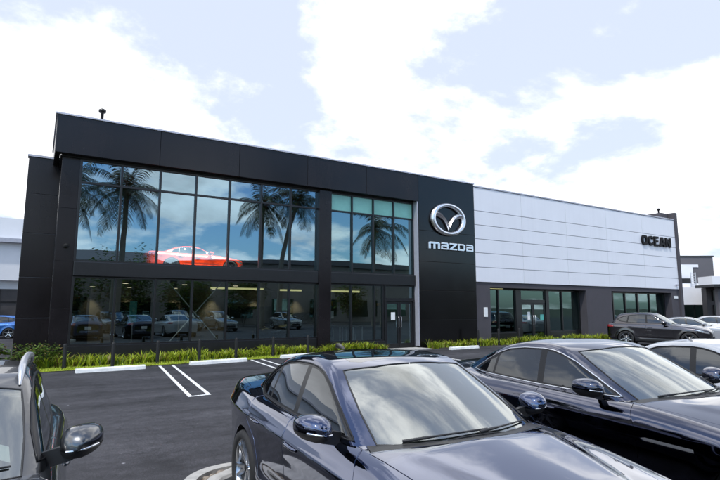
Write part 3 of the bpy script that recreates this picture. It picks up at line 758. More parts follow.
def per_panel(m, amt, streak=.0):
    nt = m.node_tree; b = next(n for n in nt.nodes if n.type == 'BSDF_PRINCIPLED')
    src = b.inputs['Base Color'].links[0].from_socket if b.inputs['Base Color'].links else None
    g = nt.nodes.new('ShaderNodeNewGeometry'); r = nt.nodes.new('ShaderNodeMapRange'); r.inputs['To Min'].default_value = 1 - amt; r.inputs['To Max'].default_value = 1 + amt
    nt.links.new(g.outputs['Random Per Island'], r.inputs['Value']); fac = r.outputs[0]
    if streak > 0:                                     # rain streaks running down the sheets
        tc = nt.nodes.new('ShaderNodeTexCoord'); mp = nt.nodes.new('ShaderNodeMapping'); mp.inputs['Scale'].default_value = (2.2, 2.2, .12); nt.links.new(tc.outputs['Object'], mp.inputs[0])
        n = nt.nodes.new('ShaderNodeTexNoise'); n.inputs['Scale'].default_value = 2.0; n.inputs['Detail'].default_value = 6; nt.links.new(mp.outputs[0], n.inputs['Vector'])
        r2 = nt.nodes.new('ShaderNodeMapRange'); r2.inputs['From Min'].default_value = .35; r2.inputs['From Max'].default_value = .7; r2.inputs['To Min'].default_value = 1.0; r2.inputs['To Max'].default_value = 1 - streak
        nt.links.new(n.outputs['Fac'], r2.inputs['Value']); q = nt.nodes.new('ShaderNodeMath'); q.operation = 'MULTIPLY'; nt.links.new(fac, q.inputs[0]); nt.links.new(r2.outputs[0], q.inputs[1]); fac = q.outputs[0]
    mx_ = nt.nodes.new('ShaderNodeMix'); mx_.data_type = 'RGBA'; mx_.blend_type = 'MULTIPLY'; mx_.inputs[0].default_value = 1
    if src: nt.links.new(src, mx_.inputs[6])
    nt.links.new(fac, mx_.inputs[7]); nt.links.new(mx_.outputs[2], b.inputs['Base Color'])
per_panel(whitep, .02, .03); per_panel(blackp, .25, .2); per_panel(towerp, .25, .2)
capm = pbr('parapet_cap', (.50,.50,.56), .45, .2, var=.1)
roofm = pbr('roof_membrane', (.5,.5,.5), .8, var=.1)
soffitm = pbr('soffit_black', (.012,.012,.013), .6)
chrome_sign = pbr('sign_chrome', (.78,.78,.80), .28, 1.0)
sign_dark = pbr('sign_black', (.006,.006,.007), .6, spec=.2)
paper = pbr('paper_white', (.75,.76,.75), .7)
greenp = pbr('poster_green', (.10,.42,.36), .5)
tealp = pbr('poster_teal', (.03,.20,.19), .5, var=.4, vscale=5)
yellowp = pbr('poster_yellow', (.65,.33,.03), .5)
redp = pbr('poster_red', (.5,.02,.02), .5)
wall_in = pbr('interior_wall', (.24,.225,.19), .8, var=.15, vscale=.6)
wall_dk = pbr('interior_dark_wall', (.030,.029,.029), .7, var=.2, vscale=.6)
floor_in = pbr('interior_floor', (.16,.15,.14), .18, var=.15, vscale=1.0)
dark_in = pbr('interior_dark_finish', (.030,.030,.031), .5, var=.1)
ceil_in = pbr('interior_ceiling', (.22,.22,.21), .9)
steelr = pbr('brace_steel', (.55,.55,.57), .3, .8)
lampw = pbr('downlight_glow', (1,.95,.85), .5, emit=(1, .86, .62), estr=2.2)
lampy = pbr('strip_glow', (1,.95,.6), .5, emit=(.95, .92, .45), estr=1.1)
gl_up = glass('facade_glass', (.42,.48,.48), (.52,.76,.90), base=.33, gloss_max=.9, wob=.03)
gl_lo = glass('facade_glass_lower', (.44,.48,.45), (.60,.82,.88), base=.25, gloss_max=.85, wob=.03)
gl_gr = glass('green_glass', (.34,.46,.42), (.56,.82,.90), base=.30, gloss_max=.85, wob=.03)

B = empty('car_dealership', (0.15, 20.0, 0), 0, 'long two storey black and white car showroom with mirrored glass front and chrome emblem', 'showroom')
B0 = Vector((0.15, 20.0, 0))
def bpart(name, mb, mat, parent=None):
    o = link_mesh(name, mb.mesh(name), mat)
    if parent is None: o.parent = B; o.matrix_parent_inverse = Matrix.Translation(-B0)
    else: o.parent = parent
    return o
GY = 20.4
# fascia: composite panels with open joints
mb = MB(); jb = MB()
xs = [.15, 3.55, 6.62, 9.70, 12.77, 15.815]
for a, b in zip(xs[:-1], xs[1:]): mb.cbox(a + .008, b - .008, 20.0, 20.30, 7.21, 8.54, .006)
mb.cbox(.15, .32, 20.312, 25.2, 7.21, 8.54, .006)
jb.box(.17, 15.8, 20.03, 20.295, 7.22, 8.53)
bpart('fascia', mb, blackp); bpart('fascia_joint', jb, joint)
mb = MB(); mb.cbox(.10, 19.64, 19.955, 20.35, 8.545, 8.61, .01); mb.box(.10, .36, 20.352, 25.3, 8.55, 8.61); bpart('parapet_cap', mb, capm)
mb = MB(); mb.box(.33, 15.8, 20.305, 20.55, 7.16, 7.208); mb.box(.33, .45, 20.56, 25.0, 7.16, 7.20); bpart('soffit', mb, soffitm)
# corner column and side wall
mb = MB()
z = 0
for z1 in (1.9, 3.5, 5.35, 7.155): mb.cbox(.40, .97, 20.36, 20.75, z + .004, z1 - .004, .005); z = z1
bpart('corner_column', mb, blackp)
mb = MB(); mb.box(.42, .80, 20.76, 24.6, 0, 7.155); mb.box(.42, .8, 24.6, 40, 0, 7.9); bpart('side_wall', mb, blackp)
# lower set-back wing on the left
mb = MB(); jb = MB()
zz = [0, 1.55, 3.0, 4.60, 6.05, 7.42]
for a, b in zip(zz[:-1], zz[1:]): mb.cbox(-.62, .41, 22.0, 22.3, a + .01, b - .01, .006)
jb.box(-.60, .40, 22.04, 22.28, 0, 7.4); mb.box(-.62, -.58, 22.31, 40, 0, 7.4)
bpart('left_wing', mb, blackp); bpart('wing_joint', jb, wjoint)
mb = MB(); mb.box(-.66, .40, 21.96, 22.34, 7.425, 7.50); bpart('wing_cap', mb, capm)
# black tower
mb = MB(); jb = MB()
zz = [0, 1.35, 2.78, 4.21, 5.76, 8.54]
for a, b in zip(zz[:-1], zz[1:]): mb.cbox(15.83, 19.60, 19.995, 20.35, a + .007, b - .007, .006)
jb.box(15.85, 19.59, 20.03, 20.34, 0, 8.5)
bpart('tower', mb, towerp); bpart('tower_joint', jb, joint)
mb = MB(); mb.cbox(15.765, 15.822, 20.02, 20.50, 0.10, 7.20, .006); bpart('corner_trim', mb, trimw)
# white rainscreen
mb = MB(); jb = MB()
rows = [3.29, 4.08, 4.85, 5.60, 6.36, 7.13, 8.42]; vx = [19.62, 23.32, 27.30, 31.42, 35.62, 39.93]
for za, zb_ in zip(rows[:-1], rows[1:]):
    for xa, xb in zip(vx[:-1], vx[1:]): mb.cbox(xa + .010, xb - .010, 20.0, 20.10, za + .014, zb_ - .014, .005)
jb.box(19.63, 39.92, 20.045, 20.3, 3.30, 8.41)
bpart('cladding', mb, whitep); bpart('cladding_joint', jb, wjoint)
mb = MB(); mb.cbox(19.65, 39.94, 19.96, 20.36, 8.425, 8.50, .01); bpart('cladding_cap', mb, trimw)
# charcoal wall below with two openings
mb = MB(); Y0, Y1 = 20.06, 20.40
O1 = (20.68, 29.0); O2 = (31.65, 38.92); zt = 3.02
mb.box(19.62, O1[0], Y0, Y1, 0, 3.28); mb.box(O1[0], O1[1], Y0, Y1, zt, 3.28); mb.box(O1[1], O2[0], Y0, Y1, 0, 3.28)
mb.box(O2[0], O2[1], Y0, Y1, zt, 3.28); mb.box(O2[1], 39.93, Y0, Y1, 0, 3.28)
for a, b in (O1, O2): mb.box(a - .3, a - .001, 20.402, 21.0, 0, 3.28); mb.box(b + .001, b + .3, 20.402, 21.0, 0, 3.28); mb.box(a, b, 20.402, 21.0, zt + .001, 3.28)
bpart('lower_wall', mb, stucco)
mb = MB(); mb.box(39.945, 40.30, 19.93, 40, 0, 9.0); mb.box(38.95, 39.94, 20.40, 22.2, 8.3, 8.98); bpart('end_wall', mb, stucco)
# roof and hidden rear
mb = MB(); mb.box(.45, 39.94, 20.6, 40, 8.2, 8.35); mb.box(.45, 39.94, 39.7, 40, 0, 8.2); bpart('roof', mb, roofm)
# roof vents
for x, y, z in ((1.53, 20.2, 8.6), (39.65, 20.9, 8.98)):
    mb = MB(); M = Matrix.Translation((x, y, z)); mb.lathe([(.055,-.1),(.055,.30),(.12,.33),(.13,.42),(.06,.47),(.001,.48)], 16, M); bpart('vent_pipe', mb, framem)

# ---------------- glazing: each bay a window with its frame members and its pane
mx = [1.0, 2.33, 3.68, 5.03, 6.38, 7.73, 9.08, 10.43]
mx2 = [11.05, 12.18, 13.36, 14.55, 15.74]
ceil_green = pbr('lit_ceiling_green', (.26,.56,.46), .12, 0, var=.12, vscale=1.2)  # pale green stands in for the lit ceiling seen through the top panes
def window(x0, x1, z0, z1, trans=(), g=gl_up, y=GY, w=.075, label=None, left=True, right=True, top=None):
    f = MB()
    if left: f.cbox(x0 - w/2, x0 + w/2, y - .075, y + .10, z0, z1, .004)
    if right: f.cbox(x1 - w/2, x1 + w/2, y - .075, y + .10, z0, z1, .004)
    f.box(x0 + w/2, x1 - w/2, y - .06, y + .09, z0, z0 + .06); f.box(x0 + w/2, x1 - w/2, y - .06, y + .09, z1 - .06, z1)
    for t in trans: f.box(x0 + w/2, x1 - w/2, y - .06, y + .09, t - .035, t + .035)
    fo = bpart('window', f, framem)
    p = MB(); zs_ = [z0 + .06] + list(trans) + [z1 - .06]
    if top is not None:
        q = MB(); q.quad((x0 + w/2, y, trans[-1] + .034), (x1 - w/2, y, trans[-1] + .034), (x1 - w/2, y, z1 - .06), (x0 + w/2, y, z1 - .06)); bpart('pane', q, top, fo); zs_ = zs_[:-1]
    for a, b in zip(zs_[:-1], zs_[1:]):
        e = .034
        t1, t2 = random.gauss(0, .0025), random.gauss(0, .0025)      # panes are never set perfectly flush
        p.quad((x0 + w/2, y + t1, a + (e if a in trans else 0)), (x1 - w/2, y - t1, a + (e if a in trans else 0)), (x1 - w/2, y - t1 + t2, b - (e if b in trans else 0)), (x0 + w/2, y + t1 + t2, b - (e if b in trans else 0)))
    po = bpart('pane', p, g, fo)
    return fo
for i, (a, b) in enumerate(zip(mx[:-1], mx[1:])):
    window(a, b, 3.50, 7.15, (6.32,), gl_up, right=(i == 6)); window(a, b, .62, 3.0, (), gl_lo, right=(i == 6))
for i, (a, b) in enumerate(zip(mx2[:-1], mx2[1:])): window(a, b, 3.50, 7.15, (6.32,), gl_gr, right=(i == 3), top=ceil_green)
for i, (a, b) in enumerate([(11.05, 12.14), (12.14, 13.42), (13.42, 13.90)]): window(a, b, .40, 3.0, (), gl_lo, right=(i == 2))
window(13.98, 15.74, 2.33, 3.0, (), gl_lo, left=False)
mb = MB()                                             # spandrel band between the storeys, base below the glass
mb.cbox(.972, 10.39, 20.20, 20.60, 3.002, 3.498, .02); mb.cbox(11.012, 15.765, 20.22, 20.60, 3.002, 3.498, .02); bpart('spandrel', mb, framem)
mb = MB(); mb.cbox(.972, 10.39, 20.26, 20.60, 0, .617, .01); mb.cbox(11.012, 13.94, 20.26, 20.60, 0, .397, .01); bpart('base_wall', mb, framem)
mb = MB(); mb.cbox(10.395, 11.008, 20.17, 20.75, 0, 7.155, .01); bpart('pier', mb, blackp)
# entrance doors
def door(x0, x1, z0, z1, y, g, hx):
    f = MB(); w = .085
    f.cbox(x0, x0 + w, y - .05, y + .05, z0, z1, .004); f.cbox(x1 - w, x1, y - .05, y + .05, z0, z1, .004)
    f.box(x0 + w, x1 - w, y - .045, y + .045, z0, z0 + .22); f.box(x0 + w, x1 - w, y - .045, y + .045, z1 - .1, z1)
    fo = bpart('door', f, framem)
    p = MB(); p.quad((x0 + w, y, z0 + .22), (x1 - w, y, z0 + .22), (x1 - w, y, z1 - .1), (x0 + w, y, z1 - .1)); bpart('pane', p, g, fo)
    h = MB(); h.tube([(hx, y - .05, 1.0), (hx, y - .11, 1.0), (hx, y - .11, 1.5), (hx, y - .05, 1.5)], .014, 6); bpart('handle', h, steelr, fo)
    return fo
mb = MB(); mb.cbox(13.945, 14.03, 20.30, 20.52, .02, 3.0, .004); mb.cbox(15.66, 15.755, 20.30, 20.52, .02, 2.22, .004); mb.box(14.032, 15.755, 20.31, 20.51, 2.225, 2.325); bpart('door_frame', mb, framem)
d1 = door(14.04, 14.84, .03, 2.21, GY, gl_lo, 14.78); d2 = door(14.855, 15.65, .03, 2.21, GY, gl_lo, 14.92)
# right-hand openings
gl_rt = glass('green_glass_right', (.40,.52,.46), (.58,.84,.86), base=.15, gloss_max=.85, wob=.03)
RY = 20.62
window(20.72, 21.80, .55, 2.98, (), gl_rt, RY, .08); window(21.80, 23.16, .55, 2.98, (), gl_rt, RY, .08, left=False)
mb = MB(); mb.cbox(23.17, 23.60, RY - .1, RY + .12, .02, 2.98, .004); mb.cbox(25.75, 26.02, RY - .1, RY + .12, .02, 2.98, .004); mb.box(23.605, 25.745, RY - .06, RY + .06, 2.22, 2.34); bpart('door_frame', mb, framem)
door(23.62, 24.66, .03, 2.21, RY, gl_lo, 24.6); door(24.68, 25.73, .03, 2.21, RY, gl_lo, 24.75)
window(23.62, 25.73, 2.345, 2.98, (), gl_rt, RY, .05)
window(26.03, 27.28, .55, 2.98, (), gl_rt, RY, .08); window(27.28, 28.96, .55, 2.98, (), gl_rt, RY, .08, left=False)
for i, (a, b) in enumerate([(31.70, 32.56), (32.56, 33.95), (33.95, 35.45), (35.45, 36.92), (36.92, 38.85)]): window(a, b, .40, 2.98, (), gl_rt, RY, .09 if i != 2 else .15, left=(i == 0))
for xa, xb, zq in ((20.70, 23.16, .545), (26.03, 28.98, .545), (31.68, 38.88, .395)): bpart('window_sill', MB().cbox(xa, xb, RY - .1, RY + .1, 0, zq, .01), framem)
# small fittings
mb = MB(); mb.lathe([(.001,-.12),(.05,-.11),(.075,-.05),(.08,0)], 16, Matrix.Translation((.70, 20.33, 4.02)) @ Matrix.Rotation(R(90), 4, 'X').inverted()); mb.cbox(.60, .80, 20.31, 20.362, 3.98, 4.12, .01); bpart('security_camera', mb, black)
mb = MB(); mb.cbox(39.45, 39.62, 19.86, 19.998, 3.55, 3.66, .01); mb.bar((39.5, 19.9, 3.6), (39.35, 19.75, 3.56), .07); bpart('security_camera', mb, trimw)
mb = MB(); mb.cbox(20.15, 20.42, 20.02, 20.058, 1.45, 1.95, .01); bpart('notice_board', mb, paper)
mb = MB(); mb.cbox(39.20, 39.72, 20.02, 20.058, 2.62, 2.80, .006); bpart('address_plate', mb, paper)

# ---------------- emblem, wordmark and name (on the wall face Y=20, facing -Y)
MF = Matrix(((1,0,0,0), (0,0,-1,19.98), (0,1,0,0), (0,0,0,1)))        # (u, v, d) -> (u, 19.98-d, v)
cx, cz, a, b = 17.70, 6.43, 1.14, .86
prof = [(-.115, .03), (-.105, .13), (-.06, .19), (0, .205), (.06, .19), (.105, .13), (.115, .03)]
v = []; f = []; n = 72
for k in range(n):
    t = 2*math.pi*k/n; r0 = 1.0
    wv = 1 + .35 * max(0, math.sin(t)) ** 2 * 0 + .25 * abs(math.cos(t)) ** 1.5
    for o, h in prof: v.append(MF @ Vector((cx + (a - .12 + o * wv) * math.cos(t), cz + (b - .115 + o * (wv * .9)) * math.sin(t), h)))
m_ = len(prof)
for k in range(n):
    for j in range(m_ - 1): f.append((k*m_+j, k*m_+j+1, ((k+1) % n)*m_+j+1, ((k+1) % n)*m_+j))
mb = MB(); mb.add(v, f, True); ring = bpart('emblem_ring', mb, chrome_sign)
half = [(-.90,.50),(-.76,.47),(-.58,.40),(-.42,.30),(-.28,.16),(-.16,-.01),(-.07,-.16),(0,-.27)]
low = [(0,-.70),(-.10,-.44),(-.21,-.22),(-.34,-.05),(-.50,.06),(-.67,.12),(-.83,.15),(-.98,.20)]
Lp = half + low; Rp = [(-x, y) for x, y in Lp[::-1]]
mb = MB()
for P_ in (Lp, Rp):
    # two slopes meeting in a ridge
    hv = [MF @ Vector((cx + p[0] * (a - .06) * .96, cz + p[1] * (b - .06) * 1.05, .10)) for p in P_]
    nH = len(half)
    top = P_[:nH] if P_ is Lp else P_[len(low):]; bot = (P_[nH:] if P_ is Lp else P_[:len(low)])[::-1]
    mid = [((p[0]+q[0])/2, (p[1]+q[1])/2) for p, q in zip(top, bot)]
    S = lambda p, h: MF @ Vector((cx + p[0] * (a - .06) * .96, cz + p[1] * (b - .06) * 1.05, h))
    vv = [S(p, .08) for p in top] + [S(p, .20) for p in mid] + [S(p, .08) for p in bot] + [S(p, .0) for p in top] + [S(p, .0) for p in bot]
    k = len(top); ff = []
    for i in range(k - 1):
        ff += [(i, i+1, k+i+1, k+i), (k+i, k+i+1, 2*k+i+1, 2*k+i), (3*k+i, 3*k+i+1, i+1, i), (2*k+i, 2*k+i+1, 4*k+i+1, 4*k+i)]
    mb.add(vv, ff)
bpart('emblem_wing', mb, chrome_sign)
def letter(name, polys, x, z, w, h, d, mat, bev=.012, side=None):
    mb = MB()
    for P_ in polys: mb.prism([(x + p[0] * w, z + p[1] * h) for p in P_], MF, d, bev)
    return bpart(name, mb, mat)
def rect(x0, y0, x1, y1): return [(x0, y0), (x1, y0), (x1, y1), (x0, y1)]
t = .26
LM = [[(0,0),(.19,0),(.19,.70),(.41,.70),(.41,0),(.59,0),(.59,.70),(.81,.70),(.81,0),(1,0),(1,.82),(.90,1),(.10,1),(0,.9)]]
LA = [[(0,0),(1,0),(1,.82),(.88,1),(.04,1),(.04,.78),(.78,.78),(.78,.62),(.12,.62),(0,.52),(0,.42),(.78,.42),(.78,.20),(.22,.20),(.22,.42),(0,.42)]]
LZ = [[(.0,0),(1.02,0),(1.02,.22),(.42,.22),(1.05,.80),(1.05,1),(.02,1),(.02,.78),(.62,.78),(0,.20)]]
LD = [[(0,0),(.80,0),(1,.20),(1,.80),(.80,1),(0,1),(0,.78),(.72,.78),(.77,.72),(.77,.28),(.72,.22),(.24,.22),(.24,.78),(0,.78)]]
lx = 16.34; lz = 4.85; lh = .36
for P_, w_ in ((LM, .74), (LA, .50), (LZ, .50), (LD, .52), (LA, .50)):
    letter('wordmark_letter', P_, lx, lz, w_, lh, .11, chrome_sign); lx += w_ + .065
OO = [[(.5,1),(.2,.95),(.04,.75),(0,.5),(.04,.25),(.2,.05),(.5,0),(.5,.2),(.36,.24),(.29,.36),(.27,.5),(.29,.64),(.36,.76),(.5,.8)],
      [(.5,0),(.8,.05),(.96,.25),(1,.5),(.96,.75),(.8,.95),(.5,1),(.5,.8),(.64,.76),(.71,.64),(.73,.5),(.71,.36),(.64,.24),(.5,.2)]]
CC = [[(.96,.80),(.80,.95),(.52,1),(.22,.95),(.05,.75),(0,.5),(.05,.25),(.22,.05),(.52,0),(.80,.05),(.96,.20),(.80,.36),(.66,.24),(.50,.22),(.36,.28),(.29,.40),(.28,.5),(.29,.60),(.36,.72),(.50,.78),(.66,.76),(.80,.64)]]
EE = [[(0,0),(.95,0),(.95,.2),(.27,.2),(.27,.41),(.85,.41),(.85,.6),(.27,.6),(.27,.8),(.95,.8),(.95,1),(0,1)]]
AA = [[(0,0),(.27,0),(.34,.22),(.66,.22),(.73,0),(1,0),(.66,1),(.34,1)], ]
AA = [[(0,0),(.27,0),(.34,.20),(.40,.40),(.5,.74),(.5,1),(.34,1)], [(1,0),(.66,1),(.5,1),(.5,.74),(.60,.40),(.66,.20),(.73,0)], [(.34,.20),(.66,.20),(.60,.40),(.40,.40)]]
NN_ = [[(0,0),(.26,0),(.26,.58),(.72,0),(1,0),(1,1),(.74,1),(.74,.42),(.28,1),(0,1)]]
lx = 35.36
for P_, w_ in ((OO, .74), (CC, .68), (EE, .58), (AA, .76), (NN_, .70)):
    letter('name_letter', P_, lx, 6.30, w_, .70, .10, sign_dark, .006); lx += w_ + .075

# ---------------- inside the showroom
mb = MB(); mb.box(.82, 39.9, 20.61, 39.6, .0, .02); bpart('ground_floor', mb, floor_in)
mb = MB(); mb.box(.82, 15.9, 20.61, 34, 3.05, 3.42); bpart('upper_floor', mb, dark_in)
mb = MB(); mb.box(.82, 15.9, 20.62, 34, 2.98, 3.045); mb.box(19.6, 39.9, 21.1, 34, 3.3, 3.4); bpart('inner_ceiling', mb, ceil_in); mb = MB(); mb.box(.82, 19.6, 20.62, 34, 7.2, 7.3); bpart('upper_ceiling', mb, dark_in)
mb = MB(); mb.box(.82, 15.9, 29.5, 29.7, .02, 2.97); mb.box(15.9, 16.1, 20.7, 34, .02, 7.1); mb.box(19.65, 39.9, 30, 30.2, .02, 3.29); mb.box(30.0, 30.2, 21.1, 30, .02, 3.29); bpart('inner_wall', mb, wall_in)
mb = MB(); mb.box(.82, 15.9, 27.0, 27.2, 3.43, 7.19); mb.box(3.4, 6.4, 28.6, 28.8, .02, 2.2); mb.box(8.8, 11.8, 27.4, 27.6, .02, 2.0); bpart('inner_partition', mb, wall_dk)
for x in (2.0, 4.4, 6.9, 9.4, 12.2): 
    mb = MB(); mb.box(x - .25, x + .25, 29.42, 29.49, .02, 2.9) ; bpart('wall_pilaster', mb, wall_dk)
for x, y in ((2.3,29.1),(4.0,29.1),(6.3,29.1),(8.4,29.1),(10.9,29.1),(13.6,29.1),(3.2,24.5),(5.7,24.5),(8.1,24.5)):
    mb = MB(); mb.lathe([(.001,2.965),(.10,2.965),(.12,2.978)], 16, Matrix.Translation((x, y, 0))); bpart('downlight', mb, lampw)
    if y > 26:
        l = bpy.data.lights.new('downlight_beam', 'SPOT'); l.energy = 140; l.color = (1, .84, .56); l.spot_size = R(70); l.spot_blend = .8; l.shadow_soft_size = .08
        lo = bpy.data.objects.new('downlight_beam', l); col.objects.link(lo); lo.parent = B; lo.location = Vector((x, y, 2.93)) - B0
mb = MB(); mb.box(11.6, 12.9, 27.2, 27.3, 2.88, 2.97); mb.box(13.6, 15.6, 25.2, 25.3, 2.80, 2.90); mb.box(7.4, 10.2, 26.2, 26.28, 2.88, 2.96); bpart('strip_light', mb, lampy)
mb = MB(); mb.box(21.2, 22.8, 24.5, 24.6, 3.15, 3.25); mb.box(23.9, 25.4, 23.5, 23.6, 3.15, 3.25); bpart('strip_light', mb, lampy)
for x, e in ((4.0, 2600), (5.6, 2600), (7.2, 2600)):  # added spots without fixtures, only to brighten the red display car
    l = bpy.data.lights.new('car_fill_spot', 'SPOT'); l.energy = e; l.color = (1, .93, .82); l.spot_size = R(80); l.spot_blend = .6; l.shadow_soft_size = .1
    lo = bpy.data.objects.new('car_fill_spot', l); col.objects.link(lo); lo.parent = B; lo.location = Vector((x, 20.8, 7.0)) - B0; lo.rotation_euler = (R(24), 0, 0)
mb = MB()
for p, q in (((4.15,20.75,2.97),(6.3,20.78,.55)), ((4.3,20.80,.55),(6.35,20.83,2.97))): bpart('cross_brace', MB().tube([p, q], .022, 6), paper)
# ------------------------------------------------------------------ ground, lot, planting
def asphalt_mat():
    m, nt, out = nodes_of('asphalt')
    b = nt.nodes.new('ShaderNodeBsdfPrincipled'); tc = nt.nodes.new('ShaderNodeTexCoord')
    def noise(scale, detail=6, rough=.6, sc=None):
        n = nt.nodes.new('ShaderNodeTexNoise'); n.inputs['Scale'].default_value = scale; n.inputs['Detail'].default_value = detail; n.inputs['Roughness'].default_value = rough
        if sc:
            mp = nt.nodes.new('ShaderNodeMapping'); mp.inputs['Scale'].default_value = sc; mp.inputs['Rotation'].default_value = (0, 0, R(8)); nt.links.new(tc.outputs['Object'], mp.inputs[0]); nt.links.new(mp.outputs[0], n.inputs['Vector'])
        else: nt.links.new(tc.outputs['Object'], n.inputs['Vector'])
        return n
    def ramp(src, stops):
        r = nt.nodes.new('ShaderNodeValToRGB'); e = r.color_ramp.elements
        while len(e) < len(stops): e.new(.5)
        for el, (p, c) in zip(e, stops): el.position = p; el.color = (*c, 1)
        nt.links.new(src, r.inputs[0]); return r
    def mix(a, b_, mode, fac):
        x = nt.nodes.new('ShaderNodeMix'); x.data_type = 'RGBA'; x.blend_type = mode; x.inputs[0].default_value = fac
        nt.links.new(a, x.inputs[6]); nt.links.new(b_, x.inputs[7]); return x.outputs[2]
    big = ramp(noise(.35, 5, .6).outputs['Fac'], [(.30, (.024,.0235,.0268)), (.52, (.032,.0314,.0358)), (.72, (.050,.049,.054))])
    strk = ramp(noise(.8, 5, .65, (.22, 1.6, 1)).outputs['Fac'], [(.35, (.62,.62,.63)), (.64, (1.35,1.35,1.35))])
    grit = ramp(noise(90, 2, .7).outputs['Fac'], [(.3, (.45,.45,.45)), (.5, (1,1,1)), (.66, (2.3,2.3,2.3))])
    vo = nt.nodes.new('ShaderNodeTexVoronoi'); vo.inputs['Scale'].default_value = 1.3; nt.links.new(tc.outputs['Object'], vo.inputs['Vector'])
    spot = ramp(vo.outputs['Distance'], [(.018, (7,7,6.7)), (.034, (1,1,1))])
    oil = ramp(noise(1.1, 3, .5).outputs['Fac'], [(.30, (.45,.45,.46)), (.42, (1,1,1))])
    # hairline cracks
    vc = nt.nodes.new('ShaderNodeTexVoronoi'); vc.feature = 'DISTANCE_TO_EDGE'; vc.inputs['Scale'].default_value = .35
    wn = noise(1.5, 4, .6); va = nt.nodes.new('ShaderNodeVectorMath'); va.operation = 'MULTIPLY_ADD'; va.inputs[1].default_value = (.9,.9,.9)
    nt.links.new(wn.outputs['Color'], va.inputs[0]); nt.links.new(tc.outputs['Object'], va.inputs[2]); nt.links.new(va.outputs[0], vc.inputs['Vector'])
    crack = ramp(vc.outputs['Distance'], [(.0, (.66,.66,.66)), (.007, (1,1,1))])
    mott = ramp(noise(6, 6, .7).outputs['Fac'], [(.32, (.62,.62,.62)), (.5, (1,1,1)), (.7, (1.45,1.45,1.45))])
    mid = ramp(noise(34, 3, .7).outputs['Fac'], [(.32, (.6,.6,.6)), (.5, (1,1,1)), (.68, (1.6,1.6,1.6))])
    v2 = nt.nodes.new('ShaderNodeTexVoronoi'); v2.inputs['Scale'].default_value = 3.1; nt.links.new(tc.outputs['Object'], v2.inputs['Vector'])
    spot2 = ramp(v2.outputs['Distance'], [(.022, (4,4,3.9)), (.04, (1,1,1))])
    c = mix(big.outputs[0], strk.outputs[0], 'MULTIPLY', 1); c = mix(c, grit.outputs[0], 'MULTIPLY', .8); c = mix(c, spot.outputs[0], 'MULTIPLY', .9)
    c = mix(c, mott.outputs[0], 'MULTIPLY', .8); c = mix(c, mid.outputs[0], 'MULTIPLY', .7); c = mix(c, spot2.outputs[0], 'MULTIPLY', .8)
    c = mix(c, oil.outputs[0], 'MULTIPLY', .85); c = mix(c, crack.outputs[0], 'MULTIPLY', 1)
    nt.links.new(c, b.inputs['Base Color']); b.inputs['Roughness'].default_value = .72; b.inputs['Specular IOR Level'].default_value = .35
    bp = nt.nodes.new('ShaderNodeBump'); bp.inputs['Strength'].default_value = .35; bp.inputs['Distance'].default_value = .01
    nt.links.new(noise(140, 2, .6).outputs['Fac'], bp.inputs['Height']); nt.links.new(bp.outputs[0], b.inputs['Normal'])
    nt.links.new(b.outputs[0], out.inputs[0]); return m
asph = asphalt_mat()
def worn_paint():
    m, nt, out = nodes_of('worn_road_paint')
    b = nt.nodes.new('ShaderNodeBsdfPrincipled'); tc = nt.nodes.new('ShaderNodeTexCoord'); n = nt.nodes.new('ShaderNodeTexNoise')
    n.inputs['Scale'].default_value = 22; n.inputs['Detail'].default_value = 6; nt.links.new(tc.outputs['Object'], n.inputs['Vector'])
    r = nt.nodes.new('ShaderNodeValToRGB'); e = r.color_ramp.elements; e[0].position = .34; e[0].color = (.16,.16,.16,1); e[1].position = .47; e[1].color = (.78,.78,.77,1)
    nt.links.new(n.outputs['Fac'], r.inputs[0]); nt.links.new(r.outputs[0], b.inputs['Base Color']); b.inputs['Roughness'].default_value = .7
    nt.links.new(b.outputs[0], out.inputs[0]); return m
roadp = worn_paint()
concrete = pbr('concrete_white', (.74,.74,.72), .8, var=.15, vscale=5, bump=.3, bscale=60)
conc2 = pbr('kerb_concrete', (.40,.39,.37), .85, var=.25, vscale=7, bump=.3, bscale=60)
earth = pbr('far_ground', (.06,.07,.04), .95, var=.3, vscale=.2)
soil = pbr('soil', (.035,.028,.02), .95, var=.4, vscale=8, bump=.6, bscale=30)
mulch = pbr('island_gravel_bed', (.20,.15,.11), .95, var=.45, vscale=14, bump=.8, bscale=40)
metalb = pbr('bollard_black', (.004,.004,.0045), .6, .0, var=.2)

mb = MB(); mb.quad((-1500,-1500,-.004),(1500,-1500,-.004),(1500,1500,-.004),(-1500,1500,-.004)); tag(mb.build('ground', earth), kind='structure')
mb = MB(); mb.quad((-60,-30,0),(110,-30,0),(110,60,0),(-60,60,0)); tag(mb.build('parking_lot', asph), kind='structure')
PA = R(7.0)                                           # the stall grid is turned a little against the facade
pu = Vector((math.cos(PA), math.sin(PA), 0)); pv = Vector((.097, .995, 0))
def on_grid(u, v, z=0): return Vector((3.6, 18.35, z)) + pu * u + pv * v
# painted stall dividers: two lines joined by a short bar
def stall_marking(u0):
    mb = MB(); w = .046; L = -6.75; g = .21
    for s in (-g, g):
        a, b_ = on_grid(u0 + s - w, 0, .004), on_grid(u0 + s + w, 0, .004); c, d = on_grid(u0 + s + w, L, .004), on_grid(u0 + s - w, L, .004)
        mb.quad(d, c, b_, a)
    mb.quad(on_grid(u0 - g + w, L, .004), on_grid(u0 + g - w, L, .004), on_grid(u0 + g - w, L + .1, .004), on_grid(u0 - g + w, L + .1, .004))
    tag(mb.build('parking_line', roadp), kind='structure')
for u in (.20, 3.52, 6.84, 10.16, 20.4, 23.7, 27.0): stall_marking(u)
